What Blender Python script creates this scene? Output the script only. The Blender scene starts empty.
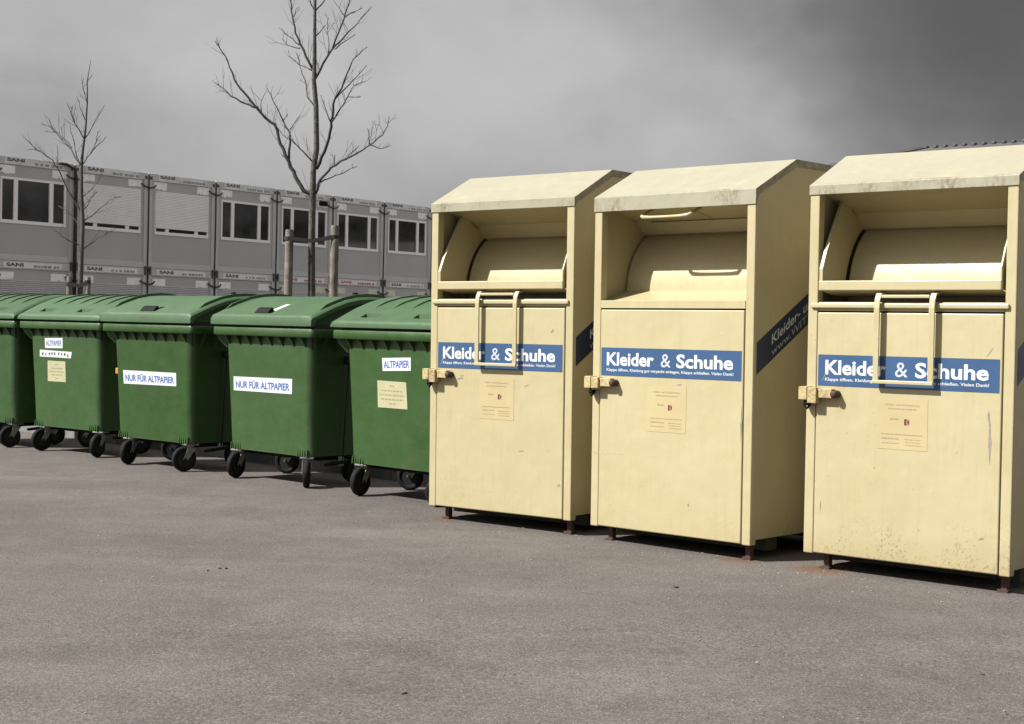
import bpy, bmesh, math, random
from mathutils import Vector, Matrix
random.seed(7)
SC = bpy.context.scene
COL = SC.collection
R = math.radians

# ------------------------------------------------------------------ camera
FPX, PITCH, ROLL, CAMH = 1547.2, 0.0242, 0.0216, 1.2229
cp, sp = math.cos(PITCH), math.sin(PITCH)
FWD = Vector((0, cp, -sp)); RT0 = Vector((1, 0, 0)); UP0 = Vector((0, sp, cp))
RT = math.cos(ROLL) * RT0 + math.sin(ROLL) * UP0
UP = -math.sin(ROLL) * RT0 + math.cos(ROLL) * UP0
cam_d = bpy.data.cameras.new('camera'); cam = bpy.data.objects.new('camera', cam_d); COL.objects.link(cam)
M = Matrix.Identity(4)
for i in range(3):
    M[i][0] = RT[i]; M[i][1] = UP[i]; M[i][2] = -FWD[i]
M[2][3] = CAMH
cam.matrix_world = M
cam_d.sensor_width = 36.0; cam_d.lens = FPX / 1024 * 36; cam_d.clip_start = 0.05; cam_d.clip_end = 3000
SC.camera = cam
SC.render.resolution_x = 1024; SC.render.resolution_y = 724

def ray(u, v):
    return FWD + (u - 512) / FPX * RT - (v - 362) / FPX * UP
def at_depth(u, v, z):
    d = ray(u, v); return Vector((0, 0, CAMH)) + d * (z / d.y)

# ------------------------------------------------------------------ light
SUN_DIR = Vector((1.154, 0.322, -1.20)).normalized()      # direction the light travels
elev = math.asin(-SUN_DIR.z); az = math.atan2(-SUN_DIR.x, -SUN_DIR.y)
sun_d = bpy.data.lights.new('sun', 'SUN'); sun_d.energy = 4.65; sun_d.angle = R(0.55); sun_d.color = (1.0, 0.98, 0.945)
sun = bpy.data.objects.new('sun', sun_d); COL.objects.link(sun)
sun.rotation_euler = SUN_DIR.to_track_quat('-Z', 'Y').to_euler(); sun.location = (-20, -5, 20)

SC.view_settings.view_transform = 'Standard'; SC.view_settings.look = 'None'
SC.view_settings.exposure = 1.12; SC.view_settings.gamma = 1.0; SC.view_settings.use_curve_mapping = False

world = bpy.data.worlds.new('World'); SC.world = world; world.use_nodes = True
def build_world():
    nt = world.node_tree; N = nt.nodes; L = nt.links
    bg = N['Background']; bg.inputs['Strength'].default_value = 0.1
    sky = N.new('ShaderNodeTexSky'); sky.sky_type = 'NISHITA'; sky.sun_disc = False
    sky.sun_elevation = elev; sky.sun_rotation = az; sky.air_density = 1.0; sky.dust_density = 2.0
    bw = N.new('ShaderNodeRGBToBW'); L.new(sky.outputs['Color'], bw.inputs[0])
    tc = N.new('ShaderNodeTexCoord')
    mp = N.new('ShaderNodeMapping'); mp.inputs['Scale'].default_value = (1.0, 1.0, 1.5)
    L.new(tc.outputs['Generated'], mp.inputs[0])
    def noise(scale, det, rough, off, dist=0.0):
        m = N.new('ShaderNodeMapping'); m.inputs['Location'].default_value = off
        L.new(mp.outputs[0], m.inputs[0])
        n = N.new('ShaderNodeTexNoise'); n.inputs['Scale'].default_value = scale; n.inputs['Detail'].default_value = det
        n.inputs['Roughness'].default_value = rough; n.inputs['Distortion'].default_value = dist
        L.new(m.outputs[0], n.inputs['Vector']); return n.outputs['Fac']
    def math_(op, a, b=None, c=None):
        m = N.new('ShaderNodeMath'); m.operation = op
        for i, x in enumerate((a, b, c)):
            if x is None: continue
            if hasattr(x, 'links'): L.new(x, m.inputs[i])
            else: m.inputs[i].default_value = x
        return m.outputs[0]
    def ramp(x, a, b, lo, hi):
        m = N.new('ShaderNodeMapRange'); m.interpolation_type = 'SMOOTHSTEP'
        L.new(x, m.inputs[0]); m.inputs[1].default_value = a; m.inputs[2].default_value = b
        m.inputs[3].default_value = lo; m.inputs[4].default_value = hi; return m.outputs[0]
    n1 = noise(3.2, 5, .48, (0.3, 1.7, 0.2), .3)
    n2 = noise(7.0, 6, .52, (4.1, 0.3, 2.2), .2)
    base = ramp(n1, .30, .70, 1.34, 1.62)
    fine = ramp(n2, .28, .72, .88, 1.12)
    val = math_('MULTIPLY', base, fine)
    # cloud banks: broad dark masses whose edges are broken by noise
    def bank(u, v, r0, r1, dark, sx=1.0, sz=1.0):
        d = ray(u, v).normalized()
        s = N.new('ShaderNodeVectorMath'); s.operation = 'SUBTRACT'; L.new(tc.outputs['Generated'], s.inputs[0]); s.inputs[1].default_value = d
        k = N.new('ShaderNodeVectorMath'); k.operation = 'MULTIPLY'; L.new(s.outputs[0], k.inputs[0]); k.inputs[1].default_value = (sx, sx, sz)
        ln = N.new('ShaderNodeVectorMath'); ln.operation = 'LENGTH'; L.new(k.outputs[0], ln.inputs[0])
        w = math_('ADD', ln.outputs['Value'], math_('ADD', math_('MULTIPLY', math_('SUBTRACT', n1, .5), .22), math_('MULTIPLY', math_('SUBTRACT', n2, .5), .07)))
        return ramp(w, r0, r1, dark, 1.0)
    for b in BANKS: val = math_('MULTIPLY', val, bank(*b))
    # overcast: a little darker towards the horizon, all the way round
    el = N.new('ShaderNodeSeparateXYZ'); L.new(tc.outputs['Generated'], el.inputs[0])
    val = math_('MULTIPLY', val, math_('MULTIPLY', ramp(el.outputs[2], .05, .19, .68, 1.0), ramp(el.outputs[2], .2, 1.0, 1.0, 1.75)))
    # a little of the clear sky's own gradient glows through the cloud
    glow = math_('MULTIPLY', math_('MINIMUM', bw.outputs[0], 40.0), 0.24)
    tot = math_('ADD', val, math_('MULTIPLY', glow, ramp(val, .3, 1.5, .35, 1.0)))
    cr = N.new('ShaderNodeCombineColor')
    for i, t in enumerate((1.0, 1.0, 1.01)): L.new(math_('MULTIPLY', tot, t), cr.inputs[i])
    L.new(cr.outputs[0], bg.inputs['Color'])
BANKS = [(985, -55, .015, .23, .30, .60, 1.0), (1130, 110, .0, .34, .58, .8, .7), (60, 112, .0, .12, .70, .6, 2.2)]
build_world()

# ------------------------------------------------------------------ materials
MATS = {}
class Mat:
    def __init__(s, name, rough=.6, metal=0.0, spec=.5):
        m = bpy.data.materials.new(name); m.use_nodes = True; s.m = m; s.N = m.node_tree.nodes; s.L = m.node_tree.links
        s.b = s.N['Principled BSDF']; s.b.inputs['Roughness'].default_value = rough; s.b.inputs['Metallic'].default_value = metal
        s.b.inputs['Specular IOR Level'].default_value = spec
        s.tc = s.N.new('ShaderNodeTexCoord'); MATS[name] = m
    def noise(s, scale, det=4, rough=.55, vec='Object', stretch=None, dist=0):
        n = s.N.new('ShaderNodeTexNoise'); n.inputs['Scale'].default_value = scale; n.inputs['Detail'].default_value = det
        n.inputs['Roughness'].default_value = rough; n.inputs['Distortion'].default_value = dist
        src = s.coord(vec)
        if stretch:
            mp = s.N.new('ShaderNodeMapping'); mp.inputs['Scale'].default_value = stretch; s.L.new(src, mp.inputs[0]); src = mp.outputs[0]
        s.L.new(src, n.inputs['Vector']); return n.outputs['Fac']
    def coord(s, vec):
        if vec == 'World':
            g = s.N.new('ShaderNodeNewGeometry'); return g.outputs['Position']
        if vec == 'ObjRand':     # object coordinates shifted per object, so that copies differ
            oi = s.N.new('ShaderNodeObjectInfo'); a = s.N.new('ShaderNodeVectorMath'); a.operation = 'MULTIPLY_ADD'
            cx = s.N.new('ShaderNodeCombineXYZ'); 
            for i in range(3): s.L.new(oi.outputs['Random'], cx.inputs[i])
            s.L.new(cx.outputs[0], a.inputs[0]); a.inputs[1].default_value = (37, 91, 53); s.L.new(s.tc.outputs['Object'], a.inputs[2])
            return a.outputs[0]
        return s.tc.outputs[vec]
    def rng(s, x, a, b, lo=0.0, hi=1.0, smooth=False):
        m = s.N.new('ShaderNodeMapRange'); s.L.new(x, m.inputs[0])
        if smooth: m.interpolation_type = 'SMOOTHSTEP'
        for i, q in enumerate((a, b, lo, hi)): m.inputs[i + 1].default_value = q
        return m.outputs[0]
    def mth(s, op, a, b):
        m = s.N.new('ShaderNodeMath'); m.operation = op
        for i, x in enumerate((a, b)):
            if hasattr(x, 'links'): s.L.new(x, m.inputs[i])
            else: m.inputs[i].default_value = x
        return m.outputs[0]
    def mix(s, fac, a, b):
        m = s.N.new('ShaderNodeMix'); m.data_type = 'RGBA'
        for k, x in ((0, fac), (6, a), (7, b)):
            if hasattr(x, 'links'): s.L.new(x, m.inputs[k])
            elif k: m.inputs[k].default_value = (*x, 1)
            else: m.inputs[k].default_value = x
        return m.outputs[2]
    def sep(s, vec='Object'):
        x = s.N.new('ShaderNodeSeparateXYZ'); s.L.new(s.coord(vec), x.inputs[0]); return x.outputs
    def col(s, c):
        if hasattr(c, 'links'): s.L.new(c, s.b.inputs['Base Color'])
        else: s.b.inputs['Base Color'].default_value = (*c, 1)
        return s
    def bump(s, h, strength=.2, dist=.01):
        b = s.N.new('ShaderNodeBump'); b.inputs['Strength'].default_value = strength; b.inputs['Distance'].default_value = dist
        s.L.new(h, b.inputs['Height']); s.L.new(b.outputs[0], s.b.inputs['Normal']); return s
    def rough(s, x): s.L.new(x, s.b.inputs['Roughness']); return s

def plain(name, c, rough=.6, metal=0, var=.12, scale=12, bump=0, spec=.5):
    k = Mat(name, rough, metal, spec); n = k.noise(scale, 5, .6, 'ObjRand')
    f = k.rng(n, .3, .7)
    k.col(k.mix(f, tuple(x * (1 - var) for x in c), tuple(min(1, x * (1 + var)) for x in c)))
    if bump: k.bump(k.noise(scale * 6, 4, .6), bump, .004)
    return k.m

W_BANK = 1.104
def cream(name, dirt_low=0.0, dirt_fascia=0.0, scuff=.5, a=(.342, .293, .163), b=(.372, .322, .190)):
    k = Mat(name, .42)
    c = k.mix(k.rng(k.noise(2.2, 5, .6, 'ObjRand'), .3, .7), a, b)
    # rain streaks and chalky wear
    c = k.mix(k.rng(k.noise(9, 5, .65, 'ObjRand', (4.5, 4.5, .35)), .52, .78, 0, .34), c, (.29, .22, .095))
    c = k.mix(k.rng(k.noise(5, 6, .7, 'ObjRand'), .58, .80, 0, .45), c, (.43, .365, .20))
    # small chips down to primer and rust
    c = k.mix(k.mth('MULTIPLY', k.rng(k.noise(42, 3, .6, 'ObjRand'), .70, .735), scuff), c, (.14, .10, .055))
    z = k.sep()[2]
    if dirt_low:
        g = k.mth('MULTIPLY', k.rng(z, .10, .42, 1, 0), k.rng(k.noise(3.0, 3, .5, 'ObjRand'), .42, .62))
        sp_ = k.rng(k.noise(70, 4, .75, 'ObjRand'), .53, .66)
        c = k.mix(k.mth('MULTIPLY', k.mth('MULTIPLY', g, sp_), dirt_low), c, (.10, .08, .045))
        c = k.mix(k.mth('MULTIPLY', k.rng(z, .08, .24, .4, 0), dirt_low), c, (.25, .195, .095))
    if dirt_fascia:
        g = k.rng(k.noise(5.0, 4, .6, 'ObjRand'), .45, .66)
        y = k.sep()[1]
        band = k.rng(y, .0, .02, 1, 0, True)
        sp_ = k.rng(k.noise(48, 5, .75, 'ObjRand', (1, 1, .6)), .40, .62)
        c = k.mix(k.mth('MULTIPLY', k.mth('MULTIPLY', k.mth('MULTIPLY', g, sp_), band), dirt_fascia), c, (.10, .08, .05))
        x = k.sep()[0]; lip = k.rng(x, W_BANK + .001, W_BANK + .0018, 0, .8)
        c = k.mix(k.mth('MULTIPLY', lip, k.rng(k.noise(22, 5, .7, 'ObjRand'), .32, .60)), c, (.12, .095, .055))
    k.col(c)
    k.rough(k.rng(k.noise(14, 4, .6, 'ObjRand'), .3, .7, .36, .56))
    k.bump(k.noise(2.6, 3, .5, 'ObjRand'), .38, .025)
    return k.m
CREAM = cream('cream_paint', dirt_low=.35)
CREAM_DIRTY = cream('cream_paint_dirty', dirt_low=1.0)
CREAM_LIT_ROOF = cream('cream_lit_roof', dirt_fascia=1.0, scuff=.3, a=(.252, .234, .166), b=(.274, .256, .186))  # same cream, paler to paint in the sunlit sheen; the fascia dirt is real
CREAM_SIDE = cream('cream_side_paint', dirt_low=.7)

def rusty(name, amount):
    k = Mat(name, .75); c = k.mix(k.rng(k.noise(14, 5, .7, 'ObjRand'), .5 - amount * .4, .75 - amount * .4), (.38, .30, .145), (.040, .016, .009))
    k.col(k.mix(k.rng(k.noise(60, 3, .6), .5, .65, 0, .4 + .3 * (amount > .5)), c, (.045, .02, .012))); k.bump(k.noise(80, 4), .4, .004); return k.m
RUST = rusty('rusted_steel', 1.0); RUSTY_CREAM = rusty('rust_stained_cream', -.12)
SCUFF = plain('grey_scuff', (.19, .17, .13), .7, var=.35, scale=60); SCRATCH = plain('pale_scratch', (.35, .315, .21), .6, var=.3, scale=60)
BLUE = plain('blue_sign_film', (.030, .070, .150), .35, var=.10, scale=5)
NAVY = plain('navy_sign_film', (.011, .020, .052), .35, var=.10, scale=5)
WHITE_INK = plain('white_lettering', (.52, .52, .51), .45, var=.03)
FADED_INK = plain('faded_lettering', (.25, .27, .30), .45, var=.05)
GREY_INK = plain('pale_grey_lettering', (.37, .39, .43), .45, var=.04)
PAPER = plain('yellowed_notice', (.365, .300, .160), .5, var=.05, scale=6)
PAPER2 = plain('pale_notice_paper', (.33, .31, .185), .6, var=.07, scale=8)
TEXT_INK = plain('faint_print', (.24, .195, .11), .6, var=.1)
RED_INK = plain('dark_red_print', (.10, .016, .012), .5, var=.1)
STICKER = plain('white_sticker', (.48, .49, .50), .4, var=.05, scale=9)
BLUE_INK = plain('blue_print', (.05, .10, .28), .5, var=.1)
INK = plain('black_print', (.03, .03, .03), .5)
def green(name, c, fade, rg=.36):
    k = Mat(name, .42)
    a = k.mix(k.rng(k.noise(2.5, 5, .6, 'ObjRand'), .3, .7), tuple(x * .88 for x in c), tuple(x * 1.1 for x in c))
    a = k.mix(k.rng(k.noise(4, 6, .65, 'ObjRand', (1, 1, 3.5)), .52, .75, 0, .5), a, fade)
    a = k.mix(k.rng(k.noise(26, 5, .7, 'ObjRand', (1, 1, 2)), .60, .76, 0, .4), a, (.085, .095, .055))
    # pale rub marks, most of them horizontal
    a = k.mix(k.rng(k.noise(7, 6, .7, 'ObjRand', (.5, .5, 9)), .60, .72, 0, .45), a, tuple(min(1, x * 1.5 + .012) for x in c))
    oi = k.N.new('ShaderNodeObjectInfo'); hs = k.N.new('ShaderNodeHueSaturation'); k.L.new(a, hs.inputs['Color'])
    k.L.new(k.rng(oi.outputs['Random'], 0, 1, .88, 1.12), hs.inputs['Value']); k.L.new(k.rng(oi.outputs['Random'], 0, 1, 1.06, .90), hs.inputs['Saturation'])
    k.col(hs.outputs[0]); k.rough(k.rng(k.noise(9, 4, .6, 'ObjRand'), .3, .7, rg, rg + .2)); k.bump(k.noise(3, 3, .5, 'ObjRand'), .35, .02); return k.m
GREEN = green('green_plastic', (.0185, .0540, .0085), (.038, .052, .015))
GREEN_LID = green('green_lid_plastic', (.027, .068, .021), (.052, .084, .038), .52)
RUBBER = plain('black_rubber', (.007, .007, .0075), .8, var=.3, scale=30, spec=.2)
HUB = plain('dark_hub_plastic', (.009, .009, .009), .6, spec=.3)
GALV = plain('galvanised_steel', (.20, .205, .19), .5, metal=.4, var=.25, scale=30)
DARK = plain('dark_interior', (.03, .026, .018), .8)
BLACK = plain('black_plastic', (.004, .004, .0045), .7, spec=.15)
ORANGE = plain('orange_plastic', (.50, .17, .02), .5)
MOD = plain('grey_container_panel', (.40, .395, .405), .55, var=.05, scale=1.2)
MODF = plain('light_grey_steel_frame', (.49, .485, .495), .5, var=.06, scale=2)
WINF = plain('white_window_frame', (.80, .80, .80), .45, var=.04)
SHUT = plain('grey_roller_shutter', (.80, .80, .80), .55, var=.04, scale=3)
SHUTD = plain('dull_roller_shutter', (.46, .45, .465), .55, var=.05, scale=3)
PLATE = plain('white_name_strip', (.72, .72, .71), .5, var=.08, scale=4)
PLATE2 = plain('pale_patch_paint', (.84, .84, .83), .6, var=.12, scale=9)
PLATEY = plain('yellowish_patch_paint', (.62, .60, .47), .6, var=.12, scale=9)
REDP = plain('faded_red_print', (.40, .12, .13), .6)
CONN = plain('dark_grey_connector', (.07, .07, .07), .6); PLATE3 = plain('pale_rail_strip', (.64, .64, .63), .55, var=.2, scale=5)
SOFT_INK = plain('faded_black_print', (.07, .07, .07), .6); GREY_PRINT = plain('grey_print', (.28, .28, .28), .6)
CABLE = plain('black_cable', (.02, .02, .02), .6)
BARK = plain('grey_bark', (.066, .060, .053), .9, var=.65, scale=26, bump=1.0)
TWIG = plain('dark_twig_bark', (.055, .050, .046), .85, var=.3, scale=40)
STAKE = plain('weathered_wood', (.135, .115, .095), .9, var=.45, scale=11, bump=.9)
STRAP = plain('black_strap', (.010, .010, .010), .7, var=.4)
ROOFM = plain('dark_roof_sheet', (.06, .055, .055), .7, var=.3, scale=3)
HALLW = plain('rendered_wall', (.35, .34, .32), .8, var=.08)
STONE = plain('pale_grit', (.17, .16, .15), .8, var=.5, scale=60)
k = Mat('window_glass', .07); oi = k.N.new('ShaderNodeObjectInfo'); k.col(k.mix(k.mth('MULTIPLY', oi.outputs['Random'], k.rng(k.noise(1.2, 3, .5, 'ObjRand'), .35, .65)), (.014, .0145, .015), (.075, .076, .078))); GLASS = k.m

def asphalt():
    k = Mat('asphalt', .86, spec=.3)
    P = 'World'
    base = k.mix(k.rng(k.noise(.55, 5, .6, P), .32, .68), (.086, .0745, .0665), (.114, .099, .0885))
    base = k.mix(k.rng(k.noise(2.3, 6, .65, P), .50, .72, 0, .35), base, (.078, .068, .061))
    base = k.mix(k.rng(k.noise(.8, 4, .6, P, (.5, 2.2, 1)), .52, .68, 0, .25), base, (.150, .131, .118))
    g1 = k.noise(95, 3, .7, P); g2 = k.noise(230, 2, .6, P)
    c = k.mix(k.rng(g1, .36, .64, 0, 1), k.mix(1.0, base, base), base)
    def mul(col, f):
        m = k.N.new('ShaderNodeMix'); m.data_type = 'RGBA'; m.blend_type = 'MULTIPLY'; m.inputs[0].default_value = 1
        k.L.new(col, m.inputs[6]); cc = k.N.new('ShaderNodeCombineColor')
        for i in range(3): k.L.new(f, cc.inputs[i])
        k.L.new(cc.outputs[0], m.inputs[7]); return m.outputs[2]
    g0 = k.noise(34, 4, .75, P); base = mul(base, k.rng(k.noise(1.5, 5, .6, P, None, .6), .32, .68, .90, 1.09)); base = mul(base, k.rng(k.noise(5.5, 5, .65, P), .32, .68, .90, 1.09)); c = mul(base, k.rng(g0, .30, .70, .76, 1.22)); c = mul(c, k.rng(g1, .32, .68, .54, 1.42)); c = mul(c, k.rng(g2, .32, .68, .66, 1.28))
    v = k.N.new('ShaderNodeTexVoronoi'); v.inputs['Scale'].default_value = 46; k.L.new(k.coord(P), v.inputs['Vector'])
    c = k.mix(k.rng(v.outputs['Distance'], .10, .17, .9, 0), c, (.22, .205, .19))       # pale chippings
    v2 = k.N.new('ShaderNodeTexVoronoi'); v2.inputs['Scale'].default_value = 27; k.L.new(k.coord(P), v2.inputs['Vector'])
    c = k.mix(k.rng(v2.outputs['Distance'], .08, .14, .6, 0), c, (.048, .042, .038))     # dark pits
    c = k.mix(k.rng(k.noise(3.2, 6, .7, P, None, 1.5), .68, .76, 0, .55), c, (.060, .052, .046))   # oil and tar spots
    # rust wash below the legs
    for (x, y, r) in RUST_SPOTS:
        s = k.N.new('ShaderNodeVectorMath'); s.operation = 'DISTANCE'; k.L.new(k.coord(P), s.inputs[0]); s.inputs[1].default_value = (x, y, 0)
        f = k.mth('ADD', s.outputs['Value'], k.mth('MULTIPLY', k.mth('SUBTRACT', k.noise(18, 4, .6, P), .5), .16))
        c = k.mix(k.rng(f, r * .25, r, .75, 0, True), c, (.115, .06, .03))
    k.col(c)
    h = k.mth('ADD', k.mth('MULTIPLY', g1, .6), k.mth('MULTIPLY', g2, .4))
    k.bump(h, .8, .008); return k.m

# ------------------------------------------------------------------ mesh helpers
def link(o, parent=None):
    COL.objects.link(o)
    if parent is not None: o.parent = parent
    return o
def mesh_obj(name, bm, mat, parent=None, smooth=False):
    me = bpy.data.meshes.new(name); bmesh.ops.recalc_face_normals(bm, faces=bm.faces); bm.to_mesh(me); bm.free()
    me.materials.append(mat)
    if smooth:
        for p in me.polygons: p.use_smooth = True
    return link(bpy.data.objects.new(name, me), parent)
def empty(name, loc, rz, label, cat, group=None):
    o = bpy.data.objects.new(name, None); o.location = loc; o.rotation_euler = (0, 0, rz); o.empty_display_size = .2
    COL.objects.link(o); tag(o, label, cat, group); return o
def tag(o, label, cat, group=None, kind=None):
    if label: o['label'] = label
    if cat: o['category'] = cat
    if group: o['group'] = group
    if kind: o['kind'] = kind
    return o
def add_box(bm, x0, x1, y0, y1, z0, z1, bev=0.0, seg=2):
    vs = [bm.verts.new((x, y, z)) for x in (x0, x1) for y in (y0, y1) for z in (z0, z1)]
    F = [(0, 1, 3, 2), (4, 6, 7, 5), (0, 4, 5, 1), (2, 3, 7, 6), (0, 2, 6, 4), (1, 5, 7, 3)]
    fs = [bm.faces.new([vs[i] for i in f]) for f in F]
    if bev:
        es = set(e for f in fs for e in f.edges)
        bmesh.ops.bevel(bm, geom=list(es), offset=bev, segments=seg, affect='EDGES', profile=.5, clamp_overlap=True)
    return vs
def box(name, parent, mat, x0, x1, y0, y1, z0, z1, bev=.004):
    bm = bmesh.new(); add_box(bm, x0, x1, y0, y1, z0, z1, bev); return mesh_obj(name, bm, mat, parent)
def add_tube(bm, pts, rads, seg=8, cap=True):
    pts = [Vector(p) for p in pts]
    if not hasattr(rads, '__len__'): rads = [rads] * len(pts)
    rings = []; prev = None
    for i, p in enumerate(pts):
        t = ((pts[i + 1] - p) if i == 0 else (p - pts[i - 1]) if i == len(pts) - 1 else (pts[i + 1] - p).normalized() + (p - pts[i - 1]).normalized()).normalized()
        if prev is None:
            a = Vector((0, 0, 1)) if abs(t.z) < .9 else Vector((1, 0, 0)); n = t.cross(a).normalized()
        else: n = (prev - t * prev.dot(t)).normalized()
        prev = n; b = t.cross(n)
        rings.append([bm.verts.new(p + (n * math.cos(2 * math.pi * k / seg) + b * math.sin(2 * math.pi * k / seg)) * rads[i]) for k in range(seg)])
    for a, b in zip(rings, rings[1:]):
        for k in range(seg): bm.faces.new((a[k], a[(k + 1) % seg], b[(k + 1) % seg], b[k]))
    if cap: bm.faces.new(rings[0][::-1]); bm.faces.new(rings[-1])
def tube(name, parent, mat, pts, rads, seg=10):
    bm = bmesh.new(); add_tube(bm, pts, rads, seg); return mesh_obj(name, bm, mat, parent, True)
def add_prism(bm, prof, x0, x1):
    """closed profile [(y,z)...] extruded along x"""
    A = [bm.verts.new((x0, y, z)) for y, z in prof]; B = [bm.verts.new((x1, y, z)) for y, z in prof]; n = len(prof)
    bm.faces.new(A[::-1]); bm.faces.new(B)
    for i in range(n): bm.faces.new((A[i], A[(i + 1) % n], B[(i + 1) % n], B[i]))
def sheet_profile(line, t):
    """open polyline (y,z) -> closed profile of thickness t"""
    L = [Vector(p) for p in line]; off = []
    for i, p in enumerate(L):
        d0 = (L[i] - L[i - 1]).normalized() if i else None; d1 = (L[i + 1] - L[i]).normalized() if i < len(L) - 1 else None
        n = Vector((0, 0))
        for d in (d0, d1):
            if d is not None: n += Vector((-d.y, d.x))
        n.normalize(); ref = d1 if d1 is not None else d0
        c = max(.4, n.dot(Vector((-ref.y, ref.x)))); off.append(p - n * t / c)
    return [tuple(p) for p in L] + [tuple(p) for p in off[::-1]]

# text as thin meshes in the x-z plane facing -y
def text_obj(name, body, mat, parent, x0, x1, z0, z1, y, bold=0.0, xf=None):
    cu = bpy.data.curves.new('t', 'FONT'); cu.body = body; cu.offset = bold; cu.resolution_u = 3
    ob = bpy.data.objects.new('t', cu); COL.objects.link(ob); bpy.context.view_layer.update()
    dg = bpy.context.evaluated_depsgraph_get(); me = bpy.data.meshes.new_from_object(ob.evaluated_get(dg))
    bpy.data.objects.remove(ob); bpy.data.curves.remove(cu)
    xs = [v.co.x for v in me.vertices]; ys = [v.co.y for v in me.vertices]
    ax, bx, ay, by = min(xs), max(xs), min(ys), max(ys)
    for v in me.vertices:
        p = Vector((x0 + (v.co.x - ax) / (bx - ax) * (x1 - x0), y, z0 + (v.co.y - ay) / (by - ay) * (z1 - z0)))
        v.co = xf(p) if xf else p
    me.materials.clear(); me.materials.append(mat); me.name = name
    for p in me.polygons: p.use_smooth = False; p.material_index = 0
    return link(bpy.data.objects.new(name, me), parent)

# ------------------------------------------------------------------ ground
BANK_POSE = [(-.5019, 9.6702, -.6749), (.4709, 8.8753, -.7584), (1.5258, 7.9713, -.7119)]
BANK_TILT = [-.0085, -.0071, -.0051]
def loc2w(pose, x, y):
    X, Y, a = pose; return (X + math.cos(a) * x - math.sin(a) * y, Y + math.sin(a) * x + math.cos(a) * y)
RUST_SPOTS = [(*loc2w(BANK_POSE[2], .10, .0), .22), (*loc2w(BANK_POSE[1], 1.03, .02), .16), (*loc2w(BANK_POSE[0], .12, .02), .12)]
ASPHALT = asphalt()
def ground():
    bm = bmesh.new()
    # finer near the lens so the yard can undulate by a few millimetres
    xs = [-900, -200, -60] + [-14 + i * .5 for i in range(57)] + [60, 200, 900]
    ys = [-300, -60, -12] + [-4 + i * .5 for i in range(49)] + [60, 200, 1500]
    V = []
    for y in ys:
        row = []
        for x in xs:
            inside = -13.9 < x < 13.9 and -3.9 < y < 6.4
            z = (math.sin(x * 1.3 + y * .7) * .004 + math.sin(x * .6 - y * 1.9) * .004 - .008) if inside else 0
            row.append(bm.verts.new((x, y, z)))
        V.append(row)
    for a, b in zip(V, V[1:]):
        for i in range(len(xs) - 1): bm.faces.new((a[i], a[i + 1], b[i + 1], b[i]))
    o = mesh_obj('asphalt_ground', bm, ASPHALT, None, True); tag(o, 'worn grey asphalt yard in front of the bins', 'ground', kind='structure')
ground()

# ------------------------------------------------------------------ dark bed and kerbs added behind the row to darken the ground there
def soil():
    k = Mat('added_dark_soil', .95, spec=.1); c = k.mix(k.rng(k.noise(6, 6, .7, 'World'), .3, .7), (.020, .015, .011), (.045, .036, .027))
    k.col(k.mix(k.rng(k.noise(40, 4, .7, 'World'), .55, .7, 0, .6), c, (.06, .055, .03))); k.bump(k.noise(25, 6, .7, 'World'), 1.0, .05); return k.m
KERB = plain('concrete_kerb', (.14, .135, .128), .85, var=.2, scale=9)
def bed():
    d = Vector((.71, -.704, 0)).normalized(); n = Vector((-d.y, d.x, 0)); o = Vector((-1.5, 12.8, 0)) - n * .13
    rr = random.Random(4); bm = bmesh.new(); L0, L1, ns, nw = -26.0, 12.0, 76, 9
    V = [[bm.verts.new(o + d * (L0 + (L1 - L0) * i / ns) + n * (.06 + 4.4 * j / nw) + Vector((0, 0, .07 + (rr.uniform(-.02, .035) if 0 < j < nw else 0)))) for i in range(ns + 1)] for j in range(nw + 1)]
    for A, B in zip(V, V[1:]):
        for i in range(ns): bm.faces.new((A[i], A[i + 1], B[i + 1], B[i]))
    b = mesh_obj('added_dark_bed', bm, soil(), None, True); tag(b, 'added dark soil bed that darkens the ground behind the bins', 'bed', kind='structure')
    me = None
    for j, off in ((0, 0.0), (1, 4.4)):
        for i in range(38):
            if me is None:
                bm = bmesh.new(); add_box(bm, .004, .996, -.06, .06, -.05, .12, .012); bmesh.ops.recalc_face_normals(bm, faces=bm.faces); me = bpy.data.meshes.new('added_kerb_stone'); bm.to_mesh(me); bm.free(); me.materials.append(KERB)
            k = bpy.data.objects.new('added_kerb_stone', me); COL.objects.link(k); k.parent = b; p = o + d * (L0 + i) + n * off
            k.location = p; k.rotation_euler = (0, 0, math.atan2(d.y, d.x))
bed()
LEAVES = plain('added_cover_leaf', (.022, .034, .014), .6, var=.4, scale=5)
def sky_block_cover():  # unseen leaf strip added to block sky light behind the bins
    d = Vector((.71, -.704, 0)).normalized(); n = Vector((-d.y, d.x, 0)); o = Vector((-1.5, 12.8, 0)) - n * .13
    rr = random.Random(21); bm = bmesh.new()
    for _ in range(9000):
        L = rr.uniform(-12, 6); w = rr.uniform(.10, .95); top = .40 * (1 - ((w - .52) / .62) ** 2) * (.8 + .25 * math.sin(L * 2.1) + .1 * math.sin(L * 5.3)); h = .08 + top * rr.random() ** .6
        c = o + d * L + n * w + Vector((0, 0, h)); a = Vector((rr.uniform(-1, 1), rr.uniform(-1, 1), rr.uniform(-.4, .8))).normalized(); b = a.cross(Vector((rr.uniform(-1, 1), rr.uniform(-1, 1), rr.uniform(-1, 1)))).normalized(); s_ = rr.uniform(.02, .045)
        bm.faces.new([bm.verts.new(c + q) for q in (-a * s_, b * s_ * .55, a * s_, -b * s_ * .55)])
    g = mesh_obj('sky_block_cover', bm, LEAVES, None); tag(g, 'added evergreen cover that blocks sky light behind the bins', 'ground cover', kind='stuff')
sky_block_cover()

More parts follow.
